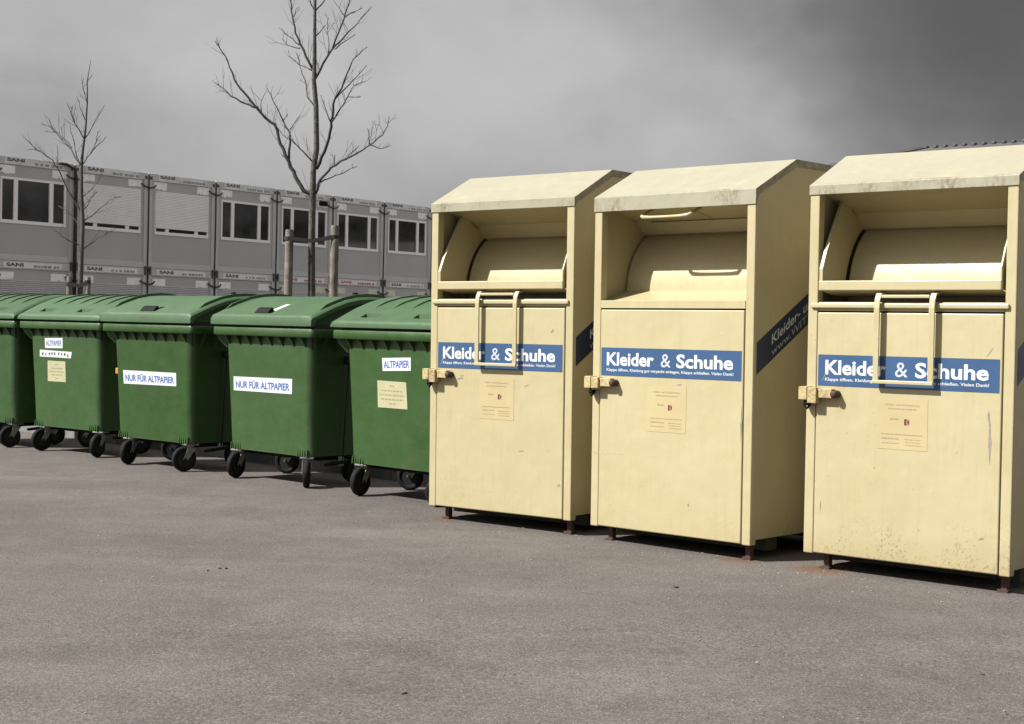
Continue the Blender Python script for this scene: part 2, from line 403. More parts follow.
# ------------------------------------------------------------------ clothing banks
W = 1.104; D = 1.12; YR = .369; OV = .006; PW = .054
HANDLE_X = (.408, .700)
def clothing_bank(i, label, zb, zfb, zft, zr, open_flap, dirty):
    X, Y, a = BANK_POSE[i]
    r = empty('clothing_bank', (X, Y, 0), a, label, 'clothing bank', 'cream clothing banks in a row')
    r.rotation_euler = (Matrix.Rotation(BANK_TILT[i], 3, 'Y') @ Matrix.Rotation(a, 3, 'Z')).to_euler()
    pmat = CREAM_DIRTY if dirty else CREAM
    zs = zb + .028                                    # side panels end a little above the front
    T = .012
    zroof = lambda y: zft + (zr - zft) * (y + OV) / (YR + OV) if y < YR else zr - .012 * (y - YR)
    for nm, x0, x1 in (('side_panel', -.0015, .002), ('side_panel', W - .002, W + .0015)):
        bm = bmesh.new(); e = .006; yf = .006
        add_prism(bm, [(yf, zs), (D, zs), (D, zroof(D) - e), (YR, zr - e), (yf, zroof(yf) - e)], x0, x1)
        mesh_obj(nm, bm, CREAM_SIDE, r)
    box('back_panel', r, CREAM_SIDE, T + .001, W - T - .001, D - T, D - .001, zs, zroof(D) - .01, .002)
    box('floor_panel', r, CREAM_SIDE, T + .001, W - T - .001, .062, D - T - .001, zs + .002, zs + .02, .002)
    # folded roof sheet with fascia and side lips
    bm = bmesh.new()
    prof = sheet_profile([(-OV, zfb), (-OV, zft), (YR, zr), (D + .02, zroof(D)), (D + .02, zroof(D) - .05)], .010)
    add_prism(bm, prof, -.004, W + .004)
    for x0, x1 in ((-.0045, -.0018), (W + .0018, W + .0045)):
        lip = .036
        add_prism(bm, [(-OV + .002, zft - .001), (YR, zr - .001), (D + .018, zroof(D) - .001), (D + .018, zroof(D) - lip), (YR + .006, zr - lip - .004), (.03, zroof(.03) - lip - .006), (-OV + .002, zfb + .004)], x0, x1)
    roof = mesh_obj('roof', bm, CREAM_LIT_ROOF, r)
    m = roof.modifiers.new('bevel', 'BEVEL'); m.width = .004; m.segments = 2; m.limit_method = 'ANGLE'; m.angle_limit = R(25)
    # front posts
    for x0, x1 in ((.0, PW), (W - PW, W)):
        box('frame_post', r, pmat, x0, x1, 0, PW, zb, zfb + .03, .005)
    zrail0, zrail1 = 1.325, 1.372
    box('bottom_rail', r, CREAM_SIDE, PW + .001, W - PW - .001, .012, PW - .004, zb + .002, zb + .05, .004)
    # top rail above the door with a rolled lip
    box('top_rail', r, pmat, PW + .001, W - PW - .001, .004, PW, zrail0 + .002, zrail1, .005)
    if not open_flap:
        box('rail_lip', r, pmat, .02, W - .03, -.014, .0, zrail0 + .016, zrail0 + .042, .006)
    # door leaf, set in with a 4 mm joint
    g = .005
    door = box('door', r, pmat, PW + g, W - PW - g, -.004, .02, zb + .006, zrail0 - .006, .005)
    box('door_backing', r, DARK, PW + .001, W - PW - .001, .032, .040, zb + .055, zrail0, 0)
    # blue sign
    sx0, sx1, sz0, sz1 = .068, W - PW - .016, .945, 1.104
    s = box('sign', r, BLUE, sx0, sx1, -.0056, -.0044, sz0, sz1, 0)
    wS = sx1 - sx0; hS = sz1 - sz0
    text_obj('lettering', 'Kleider', WHITE_INK, s, sx0 + wS * .043, sx0 + wS * .393, sz0 + hS * .36, sz0 + hS * .83, -.0062, .028)
    text_obj('lettering', '&', GREY_INK, s, sx0 + wS * .444, sx0 + wS * .515, sz0 + hS * .36, sz0 + hS * .82, -.0062, .006)
    text_obj('lettering', 'Schuhe', WHITE_INK, s, sx0 + wS * .555, sx0 + wS * .945, sz0 + hS * .35, sz0 + hS * .83, -.0062, .028)
    text_obj('lettering', 'Klappe öffnen, Kleidung gut verpackt einlegen, Klappe schließen. Vielen Dank!', WHITE_INK, s, sx0 + wS * .043, sx0 + wS * .948, sz0 + hS * .135, sz0 + hS * .265, -.0062, .012)
    # yellowed notice
    nx0, nx1, nz0, nz1 = .405, .675, .645, .895
    n = box('notice', r, PAPER, nx0, nx1, -.0052, -.0044, nz0, nz1, 0)
    text_obj('lettering', 'Kleider- und Schuhsammlung', TEXT_INK, n, nx0 + .045, nx1 - .045, nz1 - .036, nz1 - .024, -.0058)
    bm = bmesh.new()
    def dash(x, z, w, h): 
        q = [bm.verts.new((x + dx, -.0058, z + dz)) for dx, dz in ((0, 0), (w, 0), (w, h), (0, h))]; bm.faces.new(q)
    rr = random.Random(3)
    for zz, xa, xb, h in ((nz1 - .052, .06, .21, .006), (nz1 - .104, .07, .115, .008), (nz0 + .072, .025, .245, .005), (nz0 + .05, .025, .12, .007), (nz0 + .028, .025, .12, .004), (nz0 + .05, .15, .24, .004), (nz0 + .036, .155, .235, .004), (nz0 + .022, .155, .24, .004)):
        x = xa
        while x < xb:
            w = rr.uniform(.006, .022); dash(nx0 + x, zz, min(w, xb - x), h); x += w + .004
    mesh_obj('fine_print', bm, TEXT_INK, n)['kind'] = 'stuff'
    bm = bmesh.new(); cx, cz = nx0 + .160, nz1 - .113
    for q in ([(-.013, -.015), (-.002, -.015), (-.002, .015), (-.013, .015)], [(.0, 0), (.013, -.015), (.013, .015)], [(.0, .015), (.006, .015), (.0, .006)], [(.0, -.015), (.0, -.006), (.006, -.015)]):
        bm.faces.new([bm.verts.new((cx + x, -.006, cz + z)) for x, z in q])
    mesh_obj('emblem', bm, RED_INK, n)
    # diagonal navy band on the right side panel
    bm = bmesh.new(); x = W + .0027; y0, y1 = .028, D - .04; s0 = .56
    zlo = lambda y: .975 + s0 * (y - .02); zhi = lambda y: 1.146 + s0 * (y - .02)
    v = [(x, y0, zlo(y0)), (x, y1, zlo(y1)), (x, y1, zhi(y1)), (x, y0, zhi(y0))]
    A = [bm.verts.new(p) for p in v]; B = [bm.verts.new((p[0] - .0007, p[1], p[2])) for p in v]
    bm.faces.new(A); bm.faces.new(B[::-1])
    for q in range(4): bm.faces.new((A[q], B[q], B[(q + 1) % 4], A[(q + 1) % 4]))
    band = mesh_obj('side_band', bm, NAVY, r)
    c = math.cos(math.atan(s0))
    def xf(p):                       # p.x along the band, p.z across it
        return Vector((W + .0034, p.x, zlo(p.x) + p.z))
    text_obj('lettering', 'Kleider- und Schuhe', GREY_INK, band, .165, .85, .082, .138, 0, .012, xf)
    text_obj('lettering', 'www.WITTMANN', FADED_INK, band, .165, .77, .020, .062, 0, .0, xf)
    # scuffs and scratches
    def scuff(pts, mat, y=-.0064):
        bm = bmesh.new(); bm.faces.new([bm.verts.new((x, y, z)) for x, z in pts]); mesh_obj('scuff', bm, mat, r)
    def mark(x, z, w, h, lean, mat, seed, y=-.0046):
        q = random.Random(seed); n = 7; Lf, Rt = [], []
        for j in range(n):
            t = j / (n - 1); e = math.sin(math.pi * min(1, max(0, t * .96 + .02))); Lf.append((x + lean * t - w * e * q.uniform(.3, .6), z + h * t)); Rt.append((x + lean * t + w * e * q.uniform(.3, .6), z + h * t))
        scuff(Lf + Rt[::-1], mat, y)
    if i == 0:
        mark(.235, .875, .055, .016, .03, SCUFF, 1); mark(.26, .895, .03, .01, .01, SCUFF, 2); mark(.76, .85, .03, .012, .02, SCUFF, 3); mark(.085, .955, .004, .085, .045, SCRATCH, 4, -.0064); mark(1.015, .27, .028, .02, .01, SCUFF, 5); mark(.72, .46, .035, .01, .03, SCUFF, 6); mark(.95, 1.17, .022, .028, .015, SCUFF, 7); mark(.82, 1.19, .03, .012, .015, SCRATCH, 8)
    elif i == 1:
        mark(W - PW - .012, .62, .010, .19, .0, SCUFF, 1); mark(.62, .905, .03, .01, .015, SCUFF, 2); mark(.80, .86, .02, .012, .01, SCRATCH, 3); mark(.10, .50, .24, .005, .05, SCRATCH, 4); mark(.9, 1.19, .02, .014, .01, SCRATCH, 5); mark(.36, .33, .03, .008, .02, SCRATCH, 6); mark(.7, .25, .012, .02, .0, SCUFF, 7)
    else:
        mark(.995, .60, .016, .22, -.004, SCUFF, 1); mark(.985, .80, .012, .06, .0, SCUFF, 2); mark(.965, 1.11, .006, .05, .035, SCUFF, 3); mark(.095, .30, .008, .06, .004, SCUFF, 4); mark(.09, .965, .003, .10, .05, SCRATCH, 5, -.0064); mark(.95, .24, .026, .014, .02, SCUFF, 6); mark(.975, .26, .018, .016, .01, SCRATCH, 7)
    # legs
    for lx in (.105, W - .05):
        for ly in (.055, D - .10):
            bm = bmesh.new(); add_box(bm, lx - .016, lx + .016, ly, ly + .035, -.012, zs + .004, .003); add_box(bm, lx - .03, lx + .024, ly - .012, ly + .045, -.012, .010, .002)
            mesh_obj('leg', bm, RUST, r)
    box('skid', r, DARK, .03, W - .03, .20, .30, .03, zs, .004); box('skid', r, DARK, .03, W - .03, D - .25, D - .15, .03, zs, .004)
    # hasp
    hz = .905
    bm = bmesh.new()
    add_box(bm, -.012, .036, -.062, -.001, hz - .034, hz + .034, .004); add_box(bm, .037, .088, -.058, -.006, hz - .050 if i != 1 else hz - .034, hz + .030, .004)
    add_box(bm, .089, .168, -.044, -.006, hz - .022, hz + .026, .004)
    h = mesh_obj('hasp', bm, RUSTY_CREAM, r)
    tube('bolt', h, RUST, [(.182, -.006, hz), (.182, -.050, hz), (.182, -.056, hz)], [.019, .019, .014], 14)
    bm = bmesh.new(); add_tube(bm, [(.012, -.03, hz - .03), (.010, -.034, hz - .062), (.026, -.036, hz - .078), (.040, -.034, hz - .062), (.040, -.03, hz - .045)], .0065, 8)
    add_tube(bm, [(.028, -.012, hz - .054), (.028, -.05, hz - .054)], .010, 10)
    mesh_obj('padlock', bm, BLACK, h, True)
    # interior: side liners, drum, shelf, sloping baffle
    for x0, x1 in ((T + .002, T + .006), (W - T - .006, W - T - .002)):
        bm = bmesh.new(); add_prism(bm, [(PW + .004, zrail0), (.95, zrail0), (.95, 1.98), (.25, 1.98), (PW + .004, zfb + .02)], x0, x1)
        mesh_obj('side_liner', bm, CREAM, r)
    bm = bmesh.new(); prof = []
    cy, cz, RR = .66, 1.425, .405
    for q in range(25):
        t = math.pi - q * (math.pi * .62) / 24; prof.append((cy + RR * math.cos(t), cz + RR * math.sin(t)))
    prof += [(cy + .16, cz), (cy, zrail1 - .04), (cy - RR, zrail1 - .04)]
    dx0 = .034 if open_flap else PW + .036; add_prism(bm, prof, dx0, W - dx0)
    dr = mesh_obj('drum', bm, CREAM, r)
    for p in dr.data.polygons: p.use_smooth = len(p.vertices) == 4 
    mo = dr.modifiers.new('edge', 'EDGE_SPLIT'); mo.split_angle = R(35)
    bm = bmesh.new(); zsb = zrail1 + .062 if open_flap else zrail1 - .004
    add_prism(bm, [(PW + .001, zrail1 - .03), (PW + .001, zrail1 - .003), (cy - RR + .012, zsb), (cy - RR + .012, zrail1 - .03)], T + .008, W - T - .008); mesh_obj('shelf', bm, CREAM, r)
    zc = zfb + .03
    bm = bmesh.new(); add_prism(bm, sheet_profile([(.02, zc + .01), (.35, 1.845), (.418, 1.768), (.47, 1.752)], -.006), T + .008, W - T - .008)
    bf = mesh_obj('baffle', bm, CREAM_SIDE, r)
    if open_flap:
        # flap swung up: its handle shows under the roof edge, pull plates lie against the baffle
        bm = bmesh.new(); zz = zfb - .040
        pts = [(.325, .16, zfb + .03), (.325, .05, zz + .018), (.327, .020, zz + .004), (.345, .008, zz - .002), (.40, .006, zz - .004), (.50, .006, zz - .004), (.60, .006, zz - .003), (.650, .008, zz), (.668, .020, zz + .008), (.670, .05, zz + .022), (.670, .16, zfb + .034)]
        add_tube(bm, pts, [.010, .010, .011, .011, .009, .008, .009, .011, .011, .010, .010], 10); mesh_obj('handle', bm, CREAM, r, True)
        for x0, x1 in ((.13, .58), (.59, W - .14)):
            bm = bmesh.new(); add_prism(bm, sheet_profile([(.05, zc - .010), (.345, 1.838)], -.005), x0, x1); mesh_obj('flap_plate', bm, CREAM, r)
        bm = bmesh.new(); add_prism(bm, sheet_profile([(.350, 1.832), (.408, 1.768)], -.005), .13, W - .05); st = mesh_obj('flap_strip', bm, CREAM, r)
        tube('bolt', st, RUST, [(.92, .386, 1.802), (.92, .374, 1.792)], .009, 10)
        box('rail_front', r, pmat, PW + .001, W - PW - .001, -.002, .003, zrail0 + .003, zrail1 - .001, .001)
    else:
        # tipping tray: lip, two cheeks, handle frame in front of the door
        tr = box('tray_lip', r, CREAM, PW + .014, W - PW - .012, -.020, .012, 1.430, 1.480, .005)
        for x0, x1 in ((PW + .016, PW + .021), (W - PW - .019, W - PW - .014)):
            bm = bmesh.new(); add_prism(bm, [(-.010, 1.44), (-.010, 1.53), (.03, 1.63), (.20, zc - .035), (.405, 1.80)] + [(cy + (RR + .012) * math.cos(math.pi - q * .115), cz + (RR + .012) * math.sin(math.pi - q * .115)) for q in range(9, -1, -1)] + [(.20, 1.395)], x0, x1)
            # folded rim along the free edge
            add_prism(bm, sheet_profile([(-.014, 1.47), (-.014, 1.542), (.026, 1.634), (.196, zc - .033)], .004), x0 - .001, x1 + .012 if x0 < .5 else x1 + .001)
            mesh_obj('tray_cheek', bm, CREAM, r)
        bm = bmesh.new(); add_prism(bm, sheet_profile([(.0, 1.434), (.13, 1.410), (.262, 1.41)], .005), PW + .022, W - PW - .02); mesh_obj('tray_floor', bm, CREAM, r)
        bm = bmesh.new()
        for hx in HANDLE_X:
            add_prism(bm, sheet_profile([(.03, 1.425), (-.02, 1.415), (-.036, 1.385), (-.042, 1.345), (-.042, .985)], -.010), hx - .015, hx + .015)
        hd = mesh_obj('handle', bm, CREAM, r)
        mm = hd.modifiers.new('bevel', 'BEVEL'); mm.width = .002; mm.segments = 2
        bm = bmesh.new(); add_box(bm, HANDLE_X[0] - .015, HANDLE_X[1] + .015, -.046, -.030, .968, .986, .003)
        mesh_obj('crossbar', bm, CREAM, hd)
        bm = bmesh.new(); add_box(bm, HANDLE_X[0] + .018, HANDLE_X[1] - .018, -.030, -.018, 1.392, 1.408, .003)
        mesh_obj('crossbar', bm, CREAM, hd)
    return r
clothing_bank(0, 'cream clothing bank next to the green bins, its tray handle hanging over the sign', .0794, 1.9097, 1.9627, 2.1518, False, False)
clothing_bank(1, 'middle cream clothing bank with tipped flap and no handle in front of its door', .0792, 1.876, 1.9562, 2.1414, True, False)
clothing_bank(2, 'nearest cream clothing bank at the right edge with dirt specks low on its door', .0804, 1.9213, 1.9693, 2.155, False, True)

# ------------------------------------------------------------------ paper bins
BW, BD = 1.232, .80
BZ0, BZ1 = .225, 1.095
def rrect(x0, x1, y0, y1, rad, z, n=5):
    out = []
    for cx, cy, a0 in ((x1 - rad, y0 + rad, -90), (x1 - rad, y1 - rad, 0), (x0 + rad, y1 - rad, 90), (x0 + rad, y0 + rad, 180)):
        for q in range(n + 1):
            t = R(a0 + 90 * q / n); out.append((cx + rad * math.cos(t), cy + rad * math.sin(t), z))
    return out
def loft(bm, rings, cap0=True, cap1=True):
    V = [[bm.verts.new(p) for p in r] for r in rings]; n = len(V[0])
    for a, b in zip(V, V[1:]):
        for i in range(n): bm.faces.new((a[i], a[(i + 1) % n], b[(i + 1) % n], b[i]))
    if cap0: bm.faces.new(V[0][::-1])
    if cap1: bm.faces.new(V[-1])
FY0, FYT = .058, .036
def front_y(z): return FY0 + (BZ1 - z) / (BZ1 - BZ0) * FYT
def body_ring(z, rad):
    t = (BZ1 - z) / (BZ1 - BZ0); ex = .082 + .040 * t
    return rrect(ex, BW - ex, front_y(z), BD - .06 - .05 * t, rad, z)
def lid_z(y, kind):
    if kind == 'ribbed': P = [(-.012, 1.218), (.02, 1.232), (.10, 1.272), (.20, 1.318), (.32, 1.362), (.44, 1.392), (.56, 1.408), (.68, 1.408), (.80, 1.385), (.83, 1.37)]
    else: P = [(-.012, 1.250), (.02, 1.262), (.10, 1.295), (.20, 1.335), (.32, 1.375), (.44, 1.398), (.56, 1.406), (.68, 1.402), (.80, 1.38), (.83, 1.365)]
    if y <= P[0][0]: return P[0][1]
    for (a, b), (c, d) in zip(P, P[1:]):
        if y <= c: return b + (d - b) * (y - a) / (c - a)
    return P[-1][1]
def lid_mesh(kind):
    bm = bmesh.new(); x0, x1 = -.002, BW + .002
    pockets = [(.245, .43), (.80, .985)] if kind == 'ribbed' else [(.50, .70)]
    py0, py1 = (.055, .115) if kind == 'ribbed' else (.035, .085)
    dep = .035
    xs = sorted(set([x0, x0 + .012, x0 + .03, x1 - .03, x1 - .012, x1] + [x0 + .03 + q * (x1 - x0 - .06) / 12 for q in range(1, 12)] + [v for p in pockets for v in (p[0], p[0] + .004, p[1] - .004, p[1])]))
    ys = sorted(set([-.012, -.004, .02, .16, .20, .26, .32, .38, .44, .50, .56, .62, .68, .74, .80, .82, .83] + [py0, py0 + .004, py1 - .004, py1]))
    def zz(x, y):
        z = lid_z(y, kind); e = min(x - x0, x1 - x)
        z -= .020 * max(0, 1 - e / .03) ** 2
        if y < 0: z -= .010 * max(0, (-.004 - y) / .008)
        for a, b in pockets:
            if a + .002 < x < b - .002 and py0 + .002 < y < py1 - .002: z -= dep
        return z
    V = [[bm.verts.new((x, y, zz(x, y))) for x in xs] for y in ys]
    for a, b in zip(V, V[1:]):
        for i in range(len(xs) - 1): bm.faces.new((a[i], a[i + 1], b[i + 1], b[i]))
    # skirt
    zb = 1.178
    edge = [V[0][i] for i in range(len(xs))] + [V[j][-1] for j in range(1, len(ys))] + [V[-1][i] for i in range(len(xs) - 2, -1, -1)] + [V[j][0] for j in range(len(ys) - 2, 0, -1)]
    mid, inn, low = [], [], []
    for v in edge:
        x, y, z = v.co; end = x < x0 + .001 or x > x1 - .001
        xi = min(max(x, x0 + .055), x1 - .055)
        mid.append(bm.verts.new((x, y, max(zb + .001, z - .030) if end and y > .03 else zb + .001)))
        inn.append(bm.verts.new((xi, y, mid[-1].co.z))); low.append(bm.verts.new((xi, y, zb)))
    n = len(edge)
    for A, B in ((edge, mid), (mid, inn), (inn, low)):
        for i in range(n):
            q = (A[i], A[(i + 1) % n], B[(i + 1) % n], B[i])
            bm.faces.new(q)
    bm.faces.new(low)
    bmesh.ops.remove_doubles(bm, verts=bm.verts, dist=.0002)
    bmesh.ops.dissolve_degenerate(bm, dist=.0002, edges=bm.edges)
    return bm
def caster(parent, x, y, ang, brake=False, trail=.05):
    """swivel caster; ang = heading of the wheel plane"""
    zt = BZ0 - .004
    ca, sa = math.cos(ang), math.sin(ang)
    T = Matrix.Translation((x, y, 0)) @ Matrix.Rotation(ang, 4, 'Z')
    bm = bmesh.new()
    add_box(bm, -.055, .055, -.05, .05, zt - .012, zt, .002)
    add_tube(bm, [(0, 0, zt - .012), (0, 0, zt - .032)], .032, 12)
    for s in (-1, 1):
        q = [(.040, zt - .034), (-.030, zt - .034), (-trail - .02, .098), (-trail + .02, .092)]
        A = [bm.verts.new((px, s * .031, pz)) for px, pz in q]; B = [bm.verts.new((px, s * .035, pz)) for px, pz in q]
        bm.faces.new(A); bm.faces.new(B[::-1])
        for i in range(4): bm.faces.new((A[i], A[(i + 1) % 4], B[(i + 1) % 4], B[i]))
    add_box(bm, -.035, .042, -.035, .035, zt - .038, zt - .030, .002)
    bm.transform(T); fk = mesh_obj('caster_fork', bm, GALV, parent)
    bm = bmesh.new(); prof = [(.062, -.020), (.088, -.023), (.098, -.014), (.100, 0), (.098, .014), (.088, .023), (.062, .020)]
    n = 26; rings = [[bm.verts.new((-trail + r_ * math.cos(2 * math.pi * i / n), w_, .100 + r_ * math.sin(2 * math.pi * i / n))) for (r_, w_) in prof] for i in range(n)]
    for i in range(n):
        a, b = rings[i], rings[(i + 1) % n]
        for j in range(len(prof)): bm.faces.new((a[j], a[(j + 1) % len(prof)], b[(j + 1) % len(prof)], b[j]))
    bm.transform(T); ty = mesh_obj('tyre', bm, RUBBER, fk, True)
    bm = bmesh.new(); add_tube(bm, [(-trail, -.017, .1), (-trail, .017, .1)], .063, 22); add_tube(bm, [(-trail, -.036, .1), (-trail, .036, .1)], .012, 10)
    bm.transform(T); mesh_obj('hub', bm, HUB, fk)
def solve_local(pose, u, v):
    """pixel -> (x,z) on the sloping front face of a bin"""
    X, Y, a = pose; d = ray(u, v); o = Vector((0, 0, CAMH)); ca, sa = math.cos(a), math.sin(a)
    lo = Vector((ca * (o.x - X) + sa * (o.y - Y), -sa * (o.x - X) + ca * (o.y - Y), o.z)); ld = Vector((ca * d.x + sa * d.y, -sa * d.x + ca * d.y, d.z))
    # y = .078 + (BZ1 - z) * k
    kk = FYT / (BZ1 - BZ0); t = (FY0 + (BZ1 - lo.z) * kk - lo.y) / (ld.y + kk * ld.z); p = lo + ld * t; return p.x, p.z
def on_front(off):
    return lambda p: Vector((p.x, front_y(p.z) - off, p.z))
def sticker(parent, pose, quad, mat, name, text=None, ink=None, bold=.02, margins=(.05, .22), rows=None):
    """quad: four pixels tl,tr,br,bl on the front face"""
    P = [solve_local(pose, *q) for q in quad]
    bm = bmesh.new(); A = [bm.verts.new(on_front(.0022)(Vector((x, 0, z)))) for x, z in P]; B = [bm.verts.new(on_front(.0006)(Vector((x, 0, z)))) for x, z in P]
    bm.faces.new(A); bm.faces.new(B[::-1])
    for i in range(4): bm.faces.new((A[i], B[i], B[(i + 1) % 4], A[(i + 1) % 4]))
    s = mesh_obj(name, bm, mat, parent)
    tl, tr, br, bl = P
    def bil(a, b): 
        top = (tl[0] + (tr[0] - tl[0]) * a, tl[1] + (tr[1] - tl[1]) * a); bot = (bl[0] + (br[0] - bl[0]) * a, bl[1] + (br[1] - bl[1]) * a)
        return Vector((bot[0] + (top[0] - bot[0]) * b, 0, bot[1] + (top[1] - bot[1]) * b))
    xf = lambda p: on_front(.0030)(bil(p.x, p.z))
    if text: text_obj('lettering', text, ink, s, margins[0], 1 - margins[0], margins[1], 1 - margins[1], 0, bold, xf)
    if rows:
        bm = bmesh.new(); rr = random.Random(len(quad) + int(quad[0][0]))
        for b, a0, a1, h in rows:
            x = a0
            while x < a1:
                w = rr.uniform(.04, .12); q = [(x, b), (min(a1, x + w), b), (min(a1, x + w), b + h), (x, b + h)]
                bm.faces.new([bm.verts.new(on_front(.0030)(bil(*t))) for t in q]); x += w + .03
        mesh_obj('fine_print', bm, TEXT_INK, s)['kind'] = 'stuff'
    return s
def paper_bin(pose, label, kind, yaws, seed, contacts):
    rnd = random.Random(seed); X, Y, a = pose
    r = empty('paper_bin', (X, Y, 0), a, label, 'waste bin', 'green paper bins in a row')
    bm = bmesh.new()
    loft(bm, [body_ring(BZ0 + .0, .05), body_ring(BZ0 + .012, .062), body_ring(.5, .066), body_ring(.8, .066), body_ring(BZ1 + .004, .066)])
    body = mesh_obj('body', bm, GREEN, r, True); mo = body.modifiers.new('e', 'EDGE_SPLIT'); mo.split_angle = R(40)
    # collar
    bm = bmesh.new()
    loft(bm, [rrect(.006, BW - .006, .006, BD - .006, .03, BZ1 + .002), rrect(0, BW, 0, BD, .034, BZ1 + .010), rrect(0, BW, 0, BD, .034, 1.152), rrect(.006, BW - .006, .006, BD - .006, .03, 1.160), rrect(.02, BW - .02, .02, BD - .02, .03, 1.162)])
    co = mesh_obj('collar', bm, GREEN, r, True); mo = co.modifiers.new('e', 'EDGE_SPLIT'); mo.split_angle = R(50)
    bm = bmesh.new(); loft(bm, [rrect(.05, BW - .05, .05, BD - .04, .03, 1.158), rrect(.05, BW - .05, .05, BD - .04, .03, 1.19)]); mesh_obj('rim_gap', bm, DARK, r)
    # gussets below the collar
    bm = bmesh.new()
    for i in range(8):
        x = .15 + i * (BW - .30) / 7
        add_prism(bm, [(.008, BZ1 + .004), (.08, BZ1 + .004), (front_y(1.02) + .01, 1.02), (front_y(1.03) - .004, 1.03)], x - .006, x + .006)
    for i in range(5):
        y = .16 + i * (BD - .3) / 4
        for sx, x0 in ((1, BW), (-1, 0)):
            q = [(x0 - sx * .014, y, BZ1 + .004), (x0 - sx * .09, y, BZ1 + .004), (x0 - sx * .10, y, .99), (x0 - sx * .078, y, 1.0)]
            A = [bm.verts.new((p[0], p[1] - .006, p[2])) for p in q]; B = [bm.verts.new((p[0], p[1] + .006, p[2])) for p in q]
            bm.faces.new(A); bm.faces.new(B[::-1])
            for j in range(4): bm.faces.new((A[j], A[(j + 1) % 4], B[(j + 1) % 4], B[j]))
    for sx, x0 in ((1, BW), (-1, 0)):     # corner webs that carry the collar
        q = [(x0 - sx * .03, .03, BZ1 + .004), (x0 - sx * .11, .10, BZ1 + .004), (x0 - sx * .11, .10, 1.0), (x0 - sx * .095, .085, 1.0), (x0 - sx * .05, .045, 1.06)]
        A = [bm.verts.new(p) for p in q]; B = [bm.verts.new((p[0] + sx * .008, p[1] - .008, p[2])) for p in q]
        bm.faces.new(A); bm.faces.new(B[::-1])
        for j in range(5): bm.faces.new((A[j], A[(j + 1) % 5], B[(j + 1) % 5], B[j]))
    mesh_obj('gussets', bm, GREEN, r)['kind'] = 'stuff'
    # lid
    lid = mesh_obj('lid', lid_mesh(kind), GREEN_LID, r, True); mo = lid.modifiers.new('e', 'EDGE_SPLIT'); mo.split_angle = R(38)
    bm = bmesh.new()
    if kind == 'ribbed':
        bm.free()
        for x in (.22, .42, .62, .82, 1.02):
            bm = bmesh.new(); ys = [.20 + q * .05 for q in range(12)]; top = [(y, lid_z(y, kind) + .011 * math.sin(min(1, (q + .15) / 2) * math.pi / 2)) for q, y in enumerate(ys)]
            add_prism(bm, top + [(y, lid_z(y, kind) - .01) for y in ys[::-1]], x - .013, x + .013); mesh_obj('rib', bm, GREEN_LID, lid)
    else:
        # raised inner lid with a clear step at both ends, pocket flap and latch knob
        ys = [.10 + q * .05 for q in range(14)]
        bm.free()
        for x0, x1 in ((.035, .048), (BW - .048, BW - .035)):
            bm = bmesh.new(); add_prism(bm, [(y, lid_z(y, kind) + .022 - (.018 if q in (0, 13) else 0)) for q, y in enumerate(ys)] + [(y, lid_z(y, kind) - .012) for y in ys[::-1]], x0, x1)
            mesh_obj('lid_edge_bar', bm, GREEN_LID, lid)
        box('knob', lid, BLACK, BW - .16, BW - .125, .50, .53, lid_z(.5, kind) - .01, lid_z(.5, kind) + .035, .006)
        bm = bmesh.new(); yy = (.085, .20) if seed == 4 else (.085, .12)
        q = [(.64, yy[0]), (.70, yy[0]), (.72, yy[1]), (.665, yy[1])]
        A = [bm.verts.new((x, y, lid_z(y, kind) + .003)) for x, y in q]; B = [bm.verts.new((x, y, lid_z(y, kind) - .004)) for x, y in q]
        bm.faces.new(A); bm.faces.new(B[::-1])
        for j in range(4): bm.faces.new((A[j], A[(j + 1) % 4], B[(j + 1) % 4], B[j]))
        mesh_obj('lid_sticker', bm, STICKER if seed == 4 else BLACK, lid)
        bm = bmesh.new(); z0_ = lid_z(.03, kind)
        add_prism(bm, [(.028, z0_ - .012), (.032, z0_ + .006), (.062, lid_z(.062, kind) + .024), (.080, lid_z(.08, kind) + .026), (.095, lid_z(.095, kind) - .01)], .50, .66 if seed == 4 else .68); mesh_obj('pocket_shade_block', bm, BLACK, lid)  # black block painted in for the shaded hole of the lid pocket
    # lid hinges, lift pins, pedal rod
    for hx in (.25, BW - .25): box('hinge', r, GREEN, hx - .05, hx + .05, BD + .002, BD + .05, 1.12, 1.30, .008)
    for sx, x0 in ((-1, .10), (1, BW - .10)):
        tube('lift_pin', r, HUB, [(x0, BD * .5, .93), (x0 + sx * .075, BD * .5, .93), (x0 + sx * .08, BD * .5, .93)], [.03, .03, .024], 14)
    xr = BW - .075
    tube('pedal_rod', r, HUB, [(xr + .012, BD * .5, .93), (xr - .01, BD * .5, .62), (xr - .02, BD * .48, .20)], .005, 8)
    tube('foot_pedal', r, BLACK, [(xr - .02, BD * .62, .19), (xr - .02, .30, .17), (xr - .02, .22, .165)], [.012, .014, .012], 8)
    box('pedal_bracket', r, GALV, xr - .05, xr - .02, BD * .46, BD * .50, .15, BZ0 - .006, .004)
    # base frame, corner ribs and casters
    bm = bmesh.new(); add_box(bm, .17, BW - .17, .19, BD - .15, BZ0 - .035, BZ0 - .002, .006); mesh_obj('base_frame', bm, BLACK, r)
